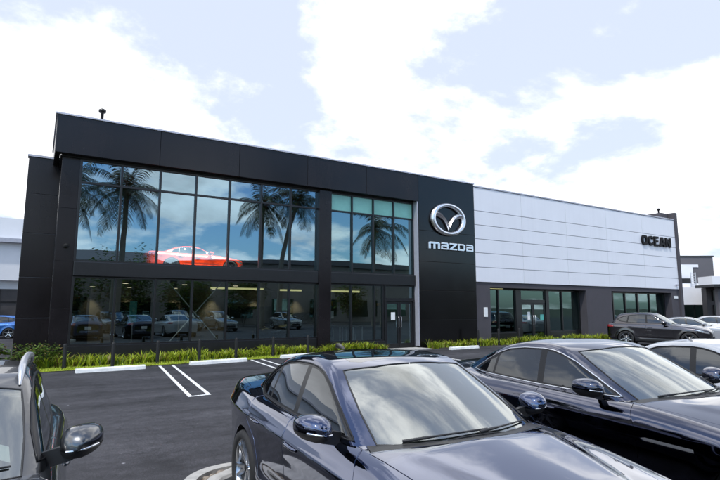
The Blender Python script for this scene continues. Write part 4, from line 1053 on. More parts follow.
# wheel stops
def wheel_stop(c, ang, L, label):
    r = empty('wheel_stop', c, ang, label, 'wheel stop', 'white wheel stops in front of the planting strip')
    mb = MB(); M = Matrix(((0,0,1,-L/2), (1,0,0,0), (0,1,0,0), (0,0,0,1)))
    mb.prism([(-.09,0),(.09,0),(.075,.09),(.045,.125),(-.045,.125),(-.075,.09)], M, L, .012)
    o = mb.build('concrete_block', concrete, r)
    for s in (-1, 1):
        b = MB(); b.lathe([(.001,.128),(.016,.128),(.022,.124)], 10, Matrix.Translation((s * L * .36, 0, 0))); b.build('anchor_pin', metalb, r)
    return r
wheel_stop((2.07, 17.72, 0), R(5), 1.95, 'white concrete wheel stop at the left end of the planting strip')
wheel_stop((5.54, 18.23, 0), R(9), 2.10, 'white concrete wheel stop between the two painted stall dividers')
wheel_stop((9.0, 18.86, 0), R(8), 1.9, 'white concrete wheel stop partly hidden behind the blue sedan roof')
wheel_stop((17.3, 18.55, 0), R(4), 1.9, 'white concrete wheel stop before the black tower, by the navy sedan tail')

# planting strips: kerbless beds with a lawn edge and strappy green plants
def leaf_mat(name, c0, c1, trans=.35):
    m, nt, out = nodes_of(name)
    d = nt.nodes.new('ShaderNodeBsdfPrincipled'); d.inputs['Roughness'].default_value = .45
    t = nt.nodes.new('ShaderNodeBsdfTranslucent'); mx_ = nt.nodes.new('ShaderNodeMixShader'); mx_.inputs[0].default_value = trans
    geo = nt.nodes.new('ShaderNodeNewGeometry'); r = nt.nodes.new('ShaderNodeValToRGB')
    e = r.color_ramp.elements; e[0].position = .14; e[0].color = (*c0, 1); e[1].position = .9; e[1].color = (*c1, 1)
    if name != 'palm_leaves': q = e.new(.10); q.color = (.22, .15, .05, 1)
    nt.links.new(geo.outputs['Random Per Island'], r.inputs[0]); nt.links.new(r.outputs[0], d.inputs['Base Color']); nt.links.new(r.outputs[0], t.inputs[0])
    nt.links.new(d.outputs[0], mx_.inputs[1]); nt.links.new(t.outputs[0], mx_.inputs[2]); nt.links.new(mx_.outputs[0], out.inputs[0]); return m
strap = leaf_mat('strap_leaves', (.055,.12,.010), (.52,.60,.045), .45)
lawn = leaf_mat('lawn_blades', (.34,.45,.03), (.62,.70,.08), .45)
shrub = leaf_mat('shrub_leaves', (.02,.05,.008), (.12,.20,.02), .3)
palm_leaf = leaf_mat('palm_leaves', (.012,.022,.006), (.05,.07,.014), .25)
lawn_base = pbr('lawn_base', (.30,.37,.03), .9, var=.3, vscale=5)

def blades(n, region, hmin, hmax, w, lean, segs=3, clump=1):
    mb = MB(); rr = random.Random(n + int(hmax * 1000))
    k = 0
    while k < n:
        cx_, cy_ = region(rr)
        if math.sin(cx_ * 2.3) + math.sin(cx_ * 5.9 + 1) + rr.uniform(-.9, .9) < -1.6: continue
        hs = rr.uniform(.62, 1.15) * (1 + .12 * math.sin(cx_ * 1.7) + .10 * math.sin(cx_ * 4.1))
        for _ in range(clump):
            a = rr.uniform(0, 6.283); h = rr.uniform(hmin, hmax) * hs; l = rr.uniform(.3, 1.0) * lean * h
            x, y = cx_ + rr.gauss(0, .04), cy_ + rr.gauss(0, .04)
            dx, dy = math.cos(a), math.sin(a); px, py = -dy * w / 2, dx * w / 2; v = []; f = []
            for s in range(segs + 1):
                t = s / segs; q = t * t * l; z = h * (t - .28 * t * t * t * lean); ww = (1 - t ** 2.2) * (.55 + .45 * min(1, t * 3)) if s < segs else .04
                v += [(x + dx*q - px*ww, y + dy*q - py*ww, z), (x + dx*q + px*ww, y + dy*q + py*ww, z)]
                if s: f.append((2*s-2, 2*s-1, 2*s+1, 2*s))
            mb.add(v, f, True); k += 1
    return mb
# bed A in front of the glass, bed B in front of the right part
def bedA(x): return 18.75 + (x - .8) * .065
def strip(xa, xb, fn, y1, mat, name, z, y0off=0):
    mb = MB(); n = 24
    for i in range(n):
        a = xa + (xb - xa) * i / n; b_ = xa + (xb - xa) * (i + 1) / n
        mb.quad((a, fn(a) + y0off, z), (b_, fn(b_) + y0off, z), (b_, y1, z), (a, y1, z))
    return tag(mb.build(name, mat), kind='structure')
strip(-6, 13.9, lambda x: bedA(x) - .38, 20.25, soil, 'planting_bed', .010)
strip(-6, 13.9, lambda x: bedA(x) - .36, 19.3, lawn_base, 'lawn_strip', .016)
strip(15.9, 30.5, lambda x: 19.15, 20.05, soil, 'planting_bed', .010)
mb = MB(); mb.box(13.92, 15.88, 19.2, 20.3, 0, .03); tag(mb.build('entrance_path', conc2), kind='structure')
def regA(rr):
    x = rr.uniform(-1.2, 13.7); return x, rr.uniform(bedA(x) + .30, 20.12)
def regL(rr):
    x = rr.uniform(-1.2, 13.7); return x, rr.uniform(bedA(x) - .36, bedA(x) + .22)
def regB(rr): return rr.uniform(16.0, 30.4), rr.uniform(19.25, 19.98)
tag(blades(8200, regA, .24, .50, .045, .8, 3, 12).build('strap_leaf_border', strap), kind='stuff')
tag(blades(9000, regL, .05, .12, .016, .6, 2, 6).build('grass', lawn), kind='stuff')
tag(blades(4600, regB, .24, .50, .045, .8, 3, 12).build('strap_leaf_border', strap), kind='stuff')

def bollard(x, y, h, label):
    r = empty('bollard', (x, y, 0), 0, label, 'bollard', 'black bollards along the planting strip')
    mb = MB(); mb.lathe([(.058,0),(.058,h-.05),(.054,h-.02),(.04,h-.003),(.001,h)], 18); mb.build('post', metalb, r)
    b = MB(); b.lathe([(.068,0),(.068,.03),(.059,.035)], 18); b.build('collar', metalb, r)
for i, (x, y) in enumerate([(.84,18.72),(2.2,18.66),(3.62,18.95),(5.05,19.05),(6.42,19.12),(7.95,19.26),(9.5,19.35)]):
    bollard(x, y, .80, ['black bollard at the left corner column, by the shrubs', 'black bollard just right of the leftmost wheel stop', 'black bollard at the head of the left painted stall divider', 'black bollard behind the left half of the middle wheel stop',
        'black bollard behind the right end of the middle wheel stop', 'black bollard at the head of the right painted stall divider', 'black bollard nearest the pier, above the blue sedan roof'][i])
for i, x in enumerate((20.45, 22.0, 30.9, 19.0)):
    bollard(x, 19.35, .85, ['black bollard under the white notice board on the charcoal wall', 'black bollard under the left window of the right showroom doors', 'black bollard behind the tail of the dark grey crossover', 'black bollard at the right edge of the black tower'][i])

# leafy shrubs by the corner
def shrub_thing(x, y, r, h, label, n=700, name='shrub', leaf=.11, mat=shrub, group=None, seed=1):
    rr = random.Random(seed); root = empty(name, (x, y, 0), 0, label, name.replace('_', ' '), group)
    st = MB(); 
    tips = []
    for i in range(7):
        a = rr.uniform(0, 6.28); q = Vector((math.cos(a) * r * .5, math.sin(a) * r * .5, h * rr.uniform(.5, .8))); st.tube([(0,0,0), q * .5 + Vector((0,0,.05)), q], [.02,.014,.006], 5); tips.append(q)
    st.build('stem', soil, root)
    mb = MB()
    for i in range(n):
        t = rr.choice(tips); d = Vector((rr.gauss(0,1), rr.gauss(0,1), rr.gauss(0,1))).normalized() * rr.uniform(.2, 1) ** .5
        c = t * rr.uniform(.7, 1.15) + Vector((d.x * r * .5, d.y * r * .5, d.z * h * .28)); c.z = max(.03, c.z)
        a = rr.uniform(0, 6.28); dn = Vector((math.cos(a), math.sin(a), rr.uniform(-.4, .7))).normalized(); sd = dn.cross(Vector((0,0,1))).normalized()
        l = leaf * rr.uniform(.6, 1.3); w = l * .26
        mb.add([c, c + dn*l*.5 + sd*w, c + dn*l + Vector((0,0,-l*.2)), c + dn*l*.5 - sd*w], [(0,1,2,3)])
    mb.build('foliage', mat, root); return root
shrub_thing(-.15, 19.2, .75, .85, 'low bushy green shrub at the foot of the black corner wing', seed=3)
shrub_thing(-1.35, 19.5, .7, .95, 'spiky green shrub left of the black wing beside the street', seed=5, leaf=.3, n=260)
shrub_thing(.5, 19.55, .45, .7, 'small round shrub squeezed between black column and first bollard', seed=8, n=420)

# ------------------------------------------------------------------ palms on the far side of the lot (seen in the glass)
trunkm = pbr('palm_trunk', (.16,.14,.115), .9, var=.3, vscale=6, bump=.6, bscale=12, stretch=(1,1,6))
def palm(x, y, h, r, lean, label, seed):
    rr = random.Random(seed); root = empty('coconut_palm', (x, y, 0), 0, label, 'palm tree', 'tall palms across the lot')
    pts = []; rs = []
    for i in range(26):
        t = i / 25; pts.append((lean[0] * t * t, lean[1] * t * t, h * t)); rs.append((.29 - .11 * t + .10 * max(0, .08 - t) / .08) * (1 + .035 * (i % 2)))
    mb = MB(); mb.tube(pts, rs, 12); mb.build('trunk', trunkm, root)
    top = Vector(pts[-1]); lf = MB()
    nF = 22
    for i in range(nF):
        az = i * 2.39996 + rr.uniform(-.15, .15); el = R(80) - R(118) * (i / nF) + rr.uniform(-.12, .12); L = r * rr.uniform(.85, 1.12)
        spine = []; p = top.copy(); d = Vector((math.cos(az) * math.cos(el), math.sin(az) * math.cos(el), math.sin(el))); N = 22
        for s in range(N + 1):
            spine.append(p.copy()); p = p + d * (L / N); d = (d + Vector((0, 0, -.085 - .02 * s / N))).normalized()
        lf.tube(spine, [.03 * (1 - .85 * s / N) for s in range(N + 1)], 4)
        for s in range(2, N + 1):
            t = s / N; tan = (spine[s] - spine[s-1]).normalized(); side = tan.cross(Vector((0,0,1))).normalized(); l = L * .24 * (math.sin(math.pi * min(1, t * .92 + .08)) ** .6) * rr.uniform(.85, 1.1)
            for sg in (-1, 1):
                for o in (0, .5):
                    b0 = spine[s-1].lerp(spine[s], o); dd = (side * sg + tan * .55 + Vector((0, 0, -.25 - rr.uniform(0, .35)))).normalized()
                    w = .034; tip = b0 + dd * l + Vector((0, 0, -l * .28)); md = b0 + dd * l * .55
                    u = tan * w
                    lf.add([b0 - u * .6, b0 + u * .6, md + u, md - u, tip], [(0,1,2,3), (3,2,4)])
    lf.build('crown', palm_leaf, root)
    cn = MB()
    for i in range(7):
        a = i * .9; c = top + Vector((math.cos(a) * .28, math.sin(a) * .28, -.30 - .08 * (i % 2)))
        cn.lathe([(.001,-.14),(.09,-.08),(.11,0),(.08,.09),(.001,.13)], 8, Matrix.Translation(c))
    cn.build('coconuts', trunkm, root)
palm(5.7, -8, 12.2, 4.5, (.12, .1), 'tall coconut palm mirrored in the left upper windows', 11)
palm(18.7, -8, 12.2, 4.2, (.1, .2), 'tall coconut palm mirrored left of the pier', 12)
palm(20.6, -8.3, 13.3, 4.4, (2.2, .2), 'leaning coconut palm mirrored beside the pier', 13)
palm(32.7, -8, 11.0, 4.4, (.2, .1), 'coconut palm mirrored in the greenish windows right of the pier', 14)
palm(2.4, -8, 11.8, 4.4, (-.8, .1), 'coconut palm mirrored at the far left edge of the glass', 15)
palm(-15.0, 24.0, 9.0, 3.0, (.4, .1), 'coconut palm left of the showroom by the street', 16)
# ------------------------------------------------------------------ vehicles
p_blue = paint('paint_steel_blue', (.072,.088,.155), 1.0, .05)
p_navy = paint('paint_navy', (.036,.041,.075), 1.0, .07, 1.75)
p_grey = paint('paint_dark_grey', (.085,.088,.094), 1.0, .30)
p_gun = paint('paint_gunmetal', (.062,.058,.066), 1.0, .2)
p_white = paint('paint_white', (.74,.75,.76), .0, .3)
p_silver = paint('paint_silver', (.30,.32,.33), .7, .25)
p_white2 = paint('paint_pearl', (.36,.37,.39), .1, .3)
p_red = paint('paint_red', (.88,.055,.006), .0, .25)
p_cyan = paint('paint_bright_blue', (.01,.12,.42), .4, .25)
def place(root, x, y, heading_deg, label, cat, group=None, z=0, scale=None):
    """heading: direction the nose points, degrees from +X; (x, y): front axle on the ground"""
    root.location = (x, y, z); root.rotation_euler = (0, 0, R(heading_deg + 180))
    if scale: root.scale = scale
    return tag(root, label, cat, group)
def rename(root, n): root.name = n; return root

c, LBm, GHm = make_car('sedan', sedan_spec(), car_mats(p_blue), .03)
place(c, 2.545, 2.06, -93.0, 'steel blue sedan with sunroof and twin spoke wheels in the centre foreground', 'car', 'cars parked in the near row', scale=(1.045,) * 3)
# shark-fin aerial
fin = MB(); fin.prism([(0,0),(.15,0),(.145,.042),(.12,.046),(.04,.02)], Matrix(((1,0,0,2.47),(0,0,1,-.02),(0,1,0,1.405),(0,0,0,1))), .04, .01); fin.build('roof_aerial', glossb, c)
s = executive_spec(); s['dlo_trim'] = 1
c2, _, _ = make_car('sedan', executive_spec(), car_mats(p_navy, dlo=chrome), .045)
place(c2, 5.44, 1.70, -94.0, 'navy sedan with chrome window surround and chrome fender vent, right foreground', 'car', 'cars parked in the near row', scale=(1.05,) * 3)
s = crossover_spec(); s['mirror'] = (.96, .985, 1.19); s['mirror_s'] = 1.22
c3, LB3, GH3 = make_car('crossover', s, car_mats(p_grey), .045)
place(c3, -.646, 2.835, -93.0, 'grey crossover with silver roof rails, cut off by the left picture edge', 'car', 'cars parked in the near row', scale=(.907,) * 3)
railm = pbr('roof_rail_silver', (.55,.56,.58), .35, .9)
for sd in (-1, 1):
    rl = MB(); pts = []
    for t in np.linspace(0, 1, 26):
        x = 1.42 + 1.5 * t; y = sd * (.575 - .02 * t); th = GH3.th_top(np.array([x]), np.array([abs(y)])); q = GH3.P(np.array([x]), th)[0]
        pts.append((x, sd * q[1], q[2] + .055 * min(1, math.sin(math.pi * min(max(t, 0), 1)) * 4)))
    rl.tube(pts, [.026 * (.35 + .65 * min(1, math.sin(math.pi * t) * 5)) for t in np.linspace(0, 1, 26)], 10); rl.build('roof_rail', railm, c3)
    # small window sticker low on the windscreen
x_ = np.array([.80]); 
st = MB(); q = []
for (x, y) in ((.80,-.46),(.80,-.60),(.90,-.58),(.90,-.45)):
    th = GH3.th_top(np.array([x + .03]), np.array([abs(y)])); p = GH3.P(np.array([x + .03]), th)[0]; n_ = GH3.N(np.array([x + .03]), th)[0]; q.append((p[0] - n_[0]*.006, -p[1] + n_[1]*.006, p[2] - n_[2]*.006))
st.add(q, [(0,1,2,3)]); st.build('windscreen_sticker', paper, c3)
# the far cars
s = crossover_spec()
c4, _, _ = make_car('crossover', s, car_mats(p_gun), .07)
place(c4, 27.75, 13.5, -70, 'dark grey crossover parked nose out in front of the charcoal wall', 'car', 'cars by the right end of the showroom', scale=(1.03,) * 3)
s = executive_spec()
c5, _, _ = make_car('sedan', s, car_mats(p_white2), .07)
place(c5, 8.15, 1.55, -93.5, 'white sedan roof with dark windows just beyond the navy sedan', 'car', 'cars parked in the near row')
c6 = copy_tree(c5); place(c6, 31.4, 13.2, -62, 'white sedan parked behind the dark grey crossover', 'car', 'cars by the right end of the showroom')
c7 = copy_tree(c5); place(c7, 38.5, 14.8, -65, 'pale sedan parked at the far right by the green glazed building', 'car', 'cars by the right end of the showroom')
s = sedan_spec()
c8, _, _ = make_car('sports_car', s, car_mats(p_red, rim=darkrim), .07)
place(c8, 7.0, 22.75, 0, 'red low sports car on show behind the upper windows', 'sports car', z=3.42, scale=(.87, .95, .76))
c9, _, _ = make_car('hatchback', crossover_spec(), car_mats(p_cyan), .09)
place(c9, -3.8, 41.5, 170, 'bright blue hatchback parked by the white building at far left', 'car', scale=(.95,.95,.9))
# cars in the lot behind the camera, mirrored in the ground floor glass
c10, _, _ = make_car('crossover', crossover_spec(), car_mats(p_silver), .09)
place(c10, 14.0, -4.0, 84, 'silver crossover mirrored in the entrance glass', 'car', 'cars mirrored in the glass')
for x, lab in ((20.5, 'silver crossover mirrored beside the pier'), (11.0, 'silver crossover mirrored in the middle of the ground floor glass')):
    k = copy_tree(c10); place(k, x, -4.2, 84, lab, 'car', 'cars mirrored in the glass')
c11 = copy_tree(c4); place(c11, 5.4, -4.2, 84, 'dark crossover mirrored in the left ground floor glass', 'car', 'cars mirrored in the glass')
# display cars inside
c12 = copy_tree(c4); place(c12, 10.2, 24.6, 200, 'dark crossover on show inside the ground floor beside the pier', 'car', 'display cars inside the showroom', z=.02)
c13 = copy_tree(c2); place(c13, 22.6, 23.6, 185, 'dark sedan on show behind the left window of the right doors', 'car', 'display cars inside the showroom', z=.02)

# ------------------------------------------------------------------ things inside the showroom seen through the glass
def poster(x, y, z0, w, h, mat, label, frame=True, base=True):
    r = empty('poster_stand', (x, y, .02), 0, label, 'poster stand')
    p = MB(); p.box(-w/2, w/2, -.015, .015, z0, z0 + h); p.build('poster', mat, r)
    f = MB(); f.bar((0, .03, 0), (0, .03, z0 + h), .04); f.cbox(-.22, .22, -.2, .22, 0, .03, .008); f.build('stand', steelr, r); return r
poster(3.15, 21.6, 1.35, .26, .80, greenp, 'narrow green notice stand behind the left ground floor glass')
poster(11.45, 21.3, .45, .36, 1.55, tealp, 'teal banner stand inside beside the pier')
poster(11.42, 21.0, 1.42, .34, .34, paper, 'small white notice on a stand inside beside the pier')
for x0, y0, lab in ((12.5, 21.7, 'white framed high table inside left of the entrance'), (13.2, 22.0, 'white framed low table inside beside the entrance')):
    r = empty('table', (x0, y0, .02), 0, lab, 'table'); p = MB(); p.cbox(-.38, .38, -.35, .35, 1.0, 1.04, .008); p.build('table_top', wall_dk, r)
    for sx in (-1, 1):
        for sy in (-1, 1): l = MB(); l.bar((sx*.36, sy*.33, 0), (sx*.36, sy*.33, 1.0), .035); l.build('leg', paper, r)
for x, mat, lab, w, h in ((12.0, yellowp, 'yellow hanging sign inside left of the entrance', .6, .20), (15.2, yellowp, 'yellow hanging sign inside the entrance doors', .6, .16)):
    r = empty('hanging_sign', (x, 22.4, 2.02), 0, lab, 'sign'); p = MB(); p.cbox(-w/2, w/2, -.02, .02, 0, h, .006); p.build('sign_board', mat, r)
    q = MB(); q.bar((-w*.4, 0, h), (-w*.4, 0, .94), .01); q.bar((w*.4, 0, h), (w*.4, 0, .94), .01); q.build('hanger', steelr, r)
# notices on the doors (part of the doors)
for d, x, z0, w, h, y in ((d1, 14.50, 1.35, .24, .36, GY),):
    p = MB(); p.box(x - w/2, x + w/2, y - .012, y - .006, z0, z0 + h); bpart('door_notice', p, paper, d)
p = MB(); p.box(24.2, 24.42, RY - .012, RY - .006, 1.25, 1.7); bpart('door_notice', p, paper)
p = MB(); p.box(25.3, 25.6, RY - .012, RY - .006, 1.2, 1.55); bpart('door_notice', p, greenp)

# ------------------------------------------------------------------ traffic island beside the blue sedan
key = [(1.16,1.4),(1.18,3.4),(1.22,4.9),(1.28,5.40),(1.42,5.76),(1.64,5.97),(1.88,6.05),(2.10,6.04),(2.20,5.94),(2.14,5.80),(1.92,5.64),(1.74,5.50),(1.66,5.2),(1.62,4.4),(1.58,3.0),(1.54,1.4)]
def smooth_path(P_, n=6):
    out = []
    for i in range(len(P_) - 1):
        p0, p1, p2, p3 = [Vector((*P_[max(0, min(len(P_) - 1, i + k))], 0)) for k in (-1, 0, 1, 2)]
        for k in range(n):
            t = k / n; out.append(.5 * ((2*p1) + (p2-p0)*t + (2*p0-5*p1+4*p2-p3)*t*t + (3*p1-p0-3*p2+p3)*t*t*t))
    return out + [Vector((*P_[-1], 0))]
outer = smooth_path(key)
def inner(p, d):
    i = min(range(len(outer)), key=lambda k: (outer[k] - p).length); t = (outer[min(i+1, len(outer)-1)] - outer[max(i-1, 0)]).normalized()
    return p + Vector((t.y, -t.x, 0)) * d
n = len(outer); mb = MB(); v = []; 
for p in outer:
    q = inner(p, .15); v += [p, p + Vector((0,0,.11)), inner(p, .025) + Vector((0,0,.135)), q + Vector((0,0,.135)), q + Vector((0,0,.02))]
f = []
for i in range(n - 1):
    for j in range(4): f.append((5*i+j, 5*i+j+1, 5*i+j+6, 5*i+j+5))
mb.add(v, f); tag(mb.build('kerb', conc2), kind='structure')
mb = MB(); ip = [inner(p, .14) + Vector((0,0,.09)) for p in outer]; mb.add(ip, [tuple(range(n))]); tag(mb.build('island_bed', mulch), kind='structure')
# loose stones on the island
stone = pbr('river_stone', (.26,.22,.18), .8, var=.4, vscale=9)
mb = MB(); rr = random.Random(4)
bed2 = [inner(p, .16) for p in outer]; bp2 = np.array([[p.x, p.y] for p in bed2])
for i in range(1500):
    x, y = rr.uniform(1.1, 2.2), rr.uniform(1.6, 6.05)
    if not pip(np.array([[x, y]]), bp2)[0]: continue
    r_ = rr.uniform(.02, .055)
    M = Matrix.Translation((x, y, .095)) @ Matrix.Rotation(rr.uniform(0, 6), 4, 'Z') @ Matrix.Diagonal((1, rr.uniform(.6, .9), rr.uniform(.4, .7), 1))
    mb.lathe([(.001, -r_), (r_ * .8, -r_ * .6), (r_, 0), (r_ * .75, r_ * .65), (.001, r_)], 6, M)
tag(mb.build('stones', stone), kind='stuff')

# ------------------------------------------------------------------ surroundings
wstucco = pbr('white_stucco', (.72,.72,.74), .85, var=.06, vscale=.5)
greyst = pbr('grey_stucco', (.11,.105,.115), .85, var=.08, vscale=.5)
beige = pbr('beige_stucco', (.22,.20,.19), .85, var=.1, vscale=.5)
tealgl = glass('teal_window', (.12,.34,.30), (.6,.9,.85), base=.22)
shadew = pbr('shop_dark', (.05,.045,.045), .6, var=.4, vscale=.7)
def building(name, loc, rz, label, cat='building'): return empty(name, loc, rz, label, cat)
# left background: white low building
b = building('white_building', (-13, 44, 0), R(4), 'low white building at the far left edge behind the black wing')
m = MB(); m.box(-30, 14, 0, 12, 3.9, 8.4); m.box(-30, 14, .6, 12, 0, 3.9); m.build('wall', wstucco, b)
m = MB(); m.box(-30, 14.1, -.5, .0, 6.6, 6.9); m.build('canopy', trimw, b)
for k in range(9):
    m = MB(); x = -28 + k * 4.6; m.box(x, x + 3.8, .45, .598, .3, 3.3); m.build('window', shadew, b)
    q = MB(); q.bar((x + 1.9, .42, .3), (x + 1.9, .42, 3.3), .1); q.bar((x, .42, 2.4), (x + 3.8, .42, 2.4), .1); q.build('frame', framem, b)
# right background: grey block, white block with green glazing, and a canopy building
def gpt(lat, dep): return (dep * .527 + lat * .85, dep * .85 - lat * .527, 0)
RZ = R(-31.8)
b = building('grey_building', gpt(38.6, 66), RZ, 'dark grey block rising behind the white building at right')
m = MB(); m.box(-6, 6.6, 0, 14, 0, 8.5); m.build('wall', greyst, b)
m = MB(); m.box(2.3, 4.6, -.12, -.002, 7.15, 7.5); m.build('sign_panel', wstucco, b)
m = MB(); m.box(-6.1, 6.7, -.1, 14, 8.503, 8.65); m.build('parapet', framem, b)
b = building('white_office', gpt(37.5, 60), RZ, 'white office block with a green glass strip at right')
m = MB(); m.box(-8, 3.1, 3.0, 9, 0, 7.0); m.box(-8, 4.2, 0, 2.98, 2.35, 4.35); m.box(-8, 4.2, .5, 2.98, 0, .55); m.box(-8, 3.2, 2.0, 2.99, 4.36, 4.9); m.build('wall', wstucco, b)
m = MB(); m.box(-8, 2.6, 2.7, 2.99, 4.95, 5.55); m.build('black_band', framem, b)  # black band across the upper wall
for k in range(8):
    m = MB(); x = -8 + k * 1.525; m.box(x, x + .10, .3, .5, .56, 2.34); m.box(x + .10, x + 1.525, .35, .45, .56, .66); wf = m.build('window', framem, b)
    q = MB(); q.quad((x + .10, .4, .66), (x + 1.525, .4, .66), (x + 1.525, .4, 2.34), (x + .10, .4, 2.34)); q.build('pane', tealgl, wf)
m = MB(); m.box(-8, 4.1, 2.0, 2.1, .56, 2.34); m.build('inner_wall', shadew, b)
m = MB()
for k in (0, .55): m.bar((1.9 + k, 1.6, 4.36), (1.9 + k, 1.6, 6.2), .07)
for k in range(6): m.bar((1.9, 1.6, 4.5 + k * .3), (2.45, 1.6, 4.5 + k * .3), .05)
m.build('roof_ladder', steelr, b)
b = building('canopy_building', gpt(37.6, 56), RZ, 'white canopied entrance building at the right edge')
m = MB(); m.box(-.4, 16, -1.5, 1.6, 4.15, 4.45); m.build('canopy', framem, b)
m = MB(); m.box(-.05, 16, -.8, 1.5, 4.455, 5.35); m.build('parapet', wstucco, b)
for xa in (.55, 6.5): m = MB(); m.box(xa, xa + .45, -.6, -.1, 0, 4.14); m.build('column', greyst, b)
m = MB(); m.box(.4, 16, 1.0, 1.8, 0, 4.14); m.build('wall', shadew, b)
for k in range(6):
    for z0, z1 in ((.3, 2.3), (2.75, 3.9)):
        m = MB(); x = 1.0 + k * 1.7; m.box(x, x + .10, .8, .99, z0, z1); wf = m.build('window', framem, b); q = MB(); q.quad((x + .10, .9, z0), (x + 1.7, .9, z0), (x + 1.7, .9, z1), (x + .10, .9, z1)); q.build('pane', tealgl, wf)
# behind the camera: long low building and hedges mirrored in the glass
b = building('low_building', (-12, -24, 0), R(0), 'long low beige building across the street, mirrored in the glass')
m = MB(); m.box(0, 26, -10, 0, 0, 7.4); m.box(27, 80, -12, -1, 0, 7.9); m.build('wall', beige, b)
m = MB(); m.add([(-.5,.3,7.2),(26.5,.3,7.2),(26.5,-10,7.2),(-.5,-10,7.2),(3,-5,9.0),(23,-5,9.0)], [(0,1,5,4),(1,2,5),(2,3,4,5),(3,0,4)]); m.build('roof', greyst, b)
m = MB(); pts = [(27 + 53 * t, 7.9 + .8 * math.sin(math.pi * t)) for t in np.linspace(0, 1, 20)]
m.prism([(27, 7.9)] + pts[1:-1] + [(80, 7.9)], Matrix(((1,0,0,0),(0,0,1,-12),(0,1,0,0),(0,0,0,1))), 11.5); m.build('vaulted_roof', greyst, b)
for k in range(12):
    m = MB(); x = 1 + k * 6.2; m.box(x, x + 3.6, .005, .06, .8, 3.2); m.build('window', tealgl, b)
for i, (x, y, r_, h) in enumerate([(-4, -16, 3.0, 6.6), (2, -17, 2.6, 5.8), (7.0, -16, 3.2, 7.6), (14.0, -17, 2.8, 5.6), (20, -17, 3.0, 5.8), (34, -17, 3.0, 5.2)]):
    shrub_thing(x, y, r_, h, ['broad dark tree mirrored low in the first window','round dark tree mirrored low in the second window','tall dark tree mirrored behind the red sports car','dark tree mirrored right of the red sports car','broad tree mirrored beside the pier','round tree mirrored in the right greenish windows'][i], n=2600, name='street_tree', leaf=.42, seed=20 + i, group='trees mirrored in the glass')

# ------------------------------------------------------------------ camera, sun, sky
cam = bpy.data.cameras.new('camera'); co = bpy.data.objects.new('camera', cam); col.objects.link(co); scene.camera = co
cam.sensor_width = 36; cam.lens = 36 * 517 / 720; cam.clip_end = 5000; cam.clip_start = .05
co.location = (0, 0, 1.87); co.rotation_euler = (R(90 + 7.6), 0, R(58.2 - 90))
SUN_EL, SUN_AZ = 58.0, 215.0                            # azimuth of the sun from +X, counter-clockwise
sl = bpy.data.lights.new('sun', 'SUN'); sl.energy = 2.5; sl.angle = R(2.0); sl.color = (1, .95, .88)
so = bpy.data.objects.new('sun', sl); col.objects.link(so)
sd = Vector((math.cos(R(SUN_AZ)) * math.cos(R(SUN_EL)), math.sin(R(SUN_AZ)) * math.cos(R(SUN_EL)), math.sin(R(SUN_EL))))
so.rotation_euler = sd.to_track_quat('Z', 'Y').to_euler()

CO = (14.8562, -11.6217, -2.8452)
w = bpy.data.worlds.new('World'); scene.world = w; w.use_nodes = True; nt = w.node_tree
bg = nt.nodes['Background']; bg.inputs[1].default_value = .10
sk = nt.nodes.new('ShaderNodeTexSky'); sk.sky_type = 'NISHITA'; sk.sun_disc = False; sk.sun_elevation = R(SUN_EL); sk.sun_rotation = R(90 - SUN_AZ)
sk.air_density = 1.0; sk.dust_density = 1.0; sk.ozone_density = 1.0
tc = nt.nodes.new('ShaderNodeTexCoord'); sx = nt.nodes.new('ShaderNodeSeparateXYZ'); nt.links.new(tc.outputs['Generated'], sx.inputs[0])
def mth(op, a, b=None, c=None):
    n = nt.nodes.new('ShaderNodeMath'); n.operation = op
    for i, q in enumerate((a, b, c)):
        if q is None: continue
        if isinstance(q, (int, float)): n.inputs[i].default_value = q
        else: nt.links.new(q, n.inputs[i])
    return n.outputs[0]
def mrange(v, a, b, c, d, smooth=False):
    n = nt.nodes.new('ShaderNodeMapRange'); n.inputs['From Min'].default_value = a; n.inputs['From Max'].default_value = b; n.inputs['To Min'].default_value = c; n.inputs['To Max'].default_value = d
    if smooth: n.interpolation_type = 'SMOOTHSTEP'
    nt.links.new(v, n.inputs['Value']); return n.outputs[0]
def cmix(fac, a, b, mode='MIX'):
    n = nt.nodes.new('ShaderNodeMix'); n.data_type = 'RGBA'; n.blend_type = mode
    if isinstance(fac, (int, float)): n.inputs[0].default_value = fac
    else: nt.links.new(fac, n.inputs[0])
    for k, q in ((6, a), (7, b)):
        if isinstance(q, tuple): n.inputs[k].default_value = q
        else: nt.links.new(q, n.inputs[k])
    return n.outputs[2]
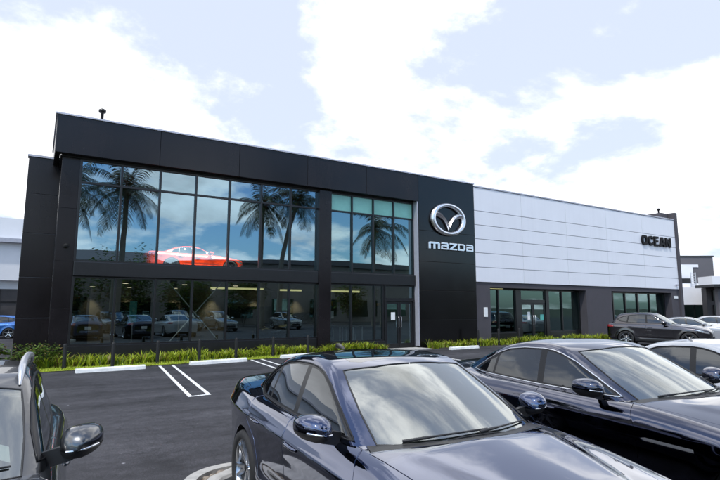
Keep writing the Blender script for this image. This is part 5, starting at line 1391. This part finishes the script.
# cloud deck: direction projected on a plane overhead
zz = mth('ADD', mth('MAXIMUM', sx.outputs['Z'], 0.0), .30)
cmb = nt.nodes.new('ShaderNodeCombineXYZ'); nt.links.new(mth('DIVIDE', sx.outputs['X'], zz), cmb.inputs[0]); nt.links.new(mth('DIVIDE', sx.outputs['Y'], zz), cmb.inputs[1]); cmb.inputs[2].default_value = 3.7
def wnoise(scale, detail, rough, off=(0, 0, 0), dist=0.0):
    mp = nt.nodes.new('ShaderNodeMapping'); mp.inputs['Location'].default_value = off; nt.links.new(cmb.outputs[0], mp.inputs[0])
    n = nt.nodes.new('ShaderNodeTexNoise'); n.inputs['Scale'].default_value = scale; n.inputs['Detail'].default_value = detail; n.inputs['Roughness'].default_value = rough; n.inputs['Distortion'].default_value = dist
    nt.links.new(mp.outputs[0], n.inputs['Vector']); return n.outputs['Fac']
dens = wnoise(1.35, 12, .58, CO, .15)
back = mrange(sx.outputs['Y'], .05, -.45, 0, 1, True)            # fewer clouds in the half of the sky behind the street
high = mth('MULTIPLY', mrange(sx.outputs['Z'], .72, .92, 0, 1, True), .045)
mask = mrange(mth('SUBTRACT', mth('SUBTRACT', dens, mth('MULTIPLY', back, .045)), high), .432, .535, 0, 1, True)
# self shading: brighter towards the sun, greyer in the thick parts
core = mrange(mth('ADD', mth('MULTIPLY', wnoise(1.35, 6, .55, (CO[0] + .10, CO[1] + .12, CO[2]), .15), .6), mth('MULTIPLY', wnoise(3.1, 8, .55, (CO[0] * 2 + 3.1, CO[1], CO[2]), .3), .4)), .47, .65, 1.0, .44)
front = mrange(mth('ADD', mth('MULTIPLY', sx.outputs['X'], .45), mth('MULTIPLY', sx.outputs['Y'], .89)), -.10, .55, 0, 1, True)
low = mth('MULTIPLY', front, mrange(sx.outputs['Z'], .35, .75, 1, 0, True))
core = mth('ADD', mth('MULTIPLY', core, mth('SUBTRACT', 1.0, mth('MULTIPLY', low, .55))), mth('MULTIPLY', low, .55 * .98))
core = mth('MULTIPLY', core, mth('SUBTRACT', 1.0, mth('MULTIPLY', low, .28)))
cloud = cmix(1.0, (23.0, 23.2, 23.8, 1), core, 'MULTIPLY')
# thin bright veil in the half of the sky beyond the building
veil = mth('MULTIPLY', front, .90)
clear = cmix(1.0, sk.outputs[0], (1.9, 2.4, 2.75, 1), 'MULTIPLY')
clear = cmix(veil, clear, (8.0, 8.75, 10.6, 1))
nt.links.new(cmix(mask, clear, cloud), bg.inputs[0])
scene.view_settings.view_transform = 'Standard'; scene.view_settings.look = 'None'; scene.view_settings.exposure = 0
scene.cycles.max_bounces = 10; scene.cycles.transparent_max_bounces = 16; scene.cycles.glossy_bounces = 6
scene.cycles.sample_clamp_indirect = 6.0
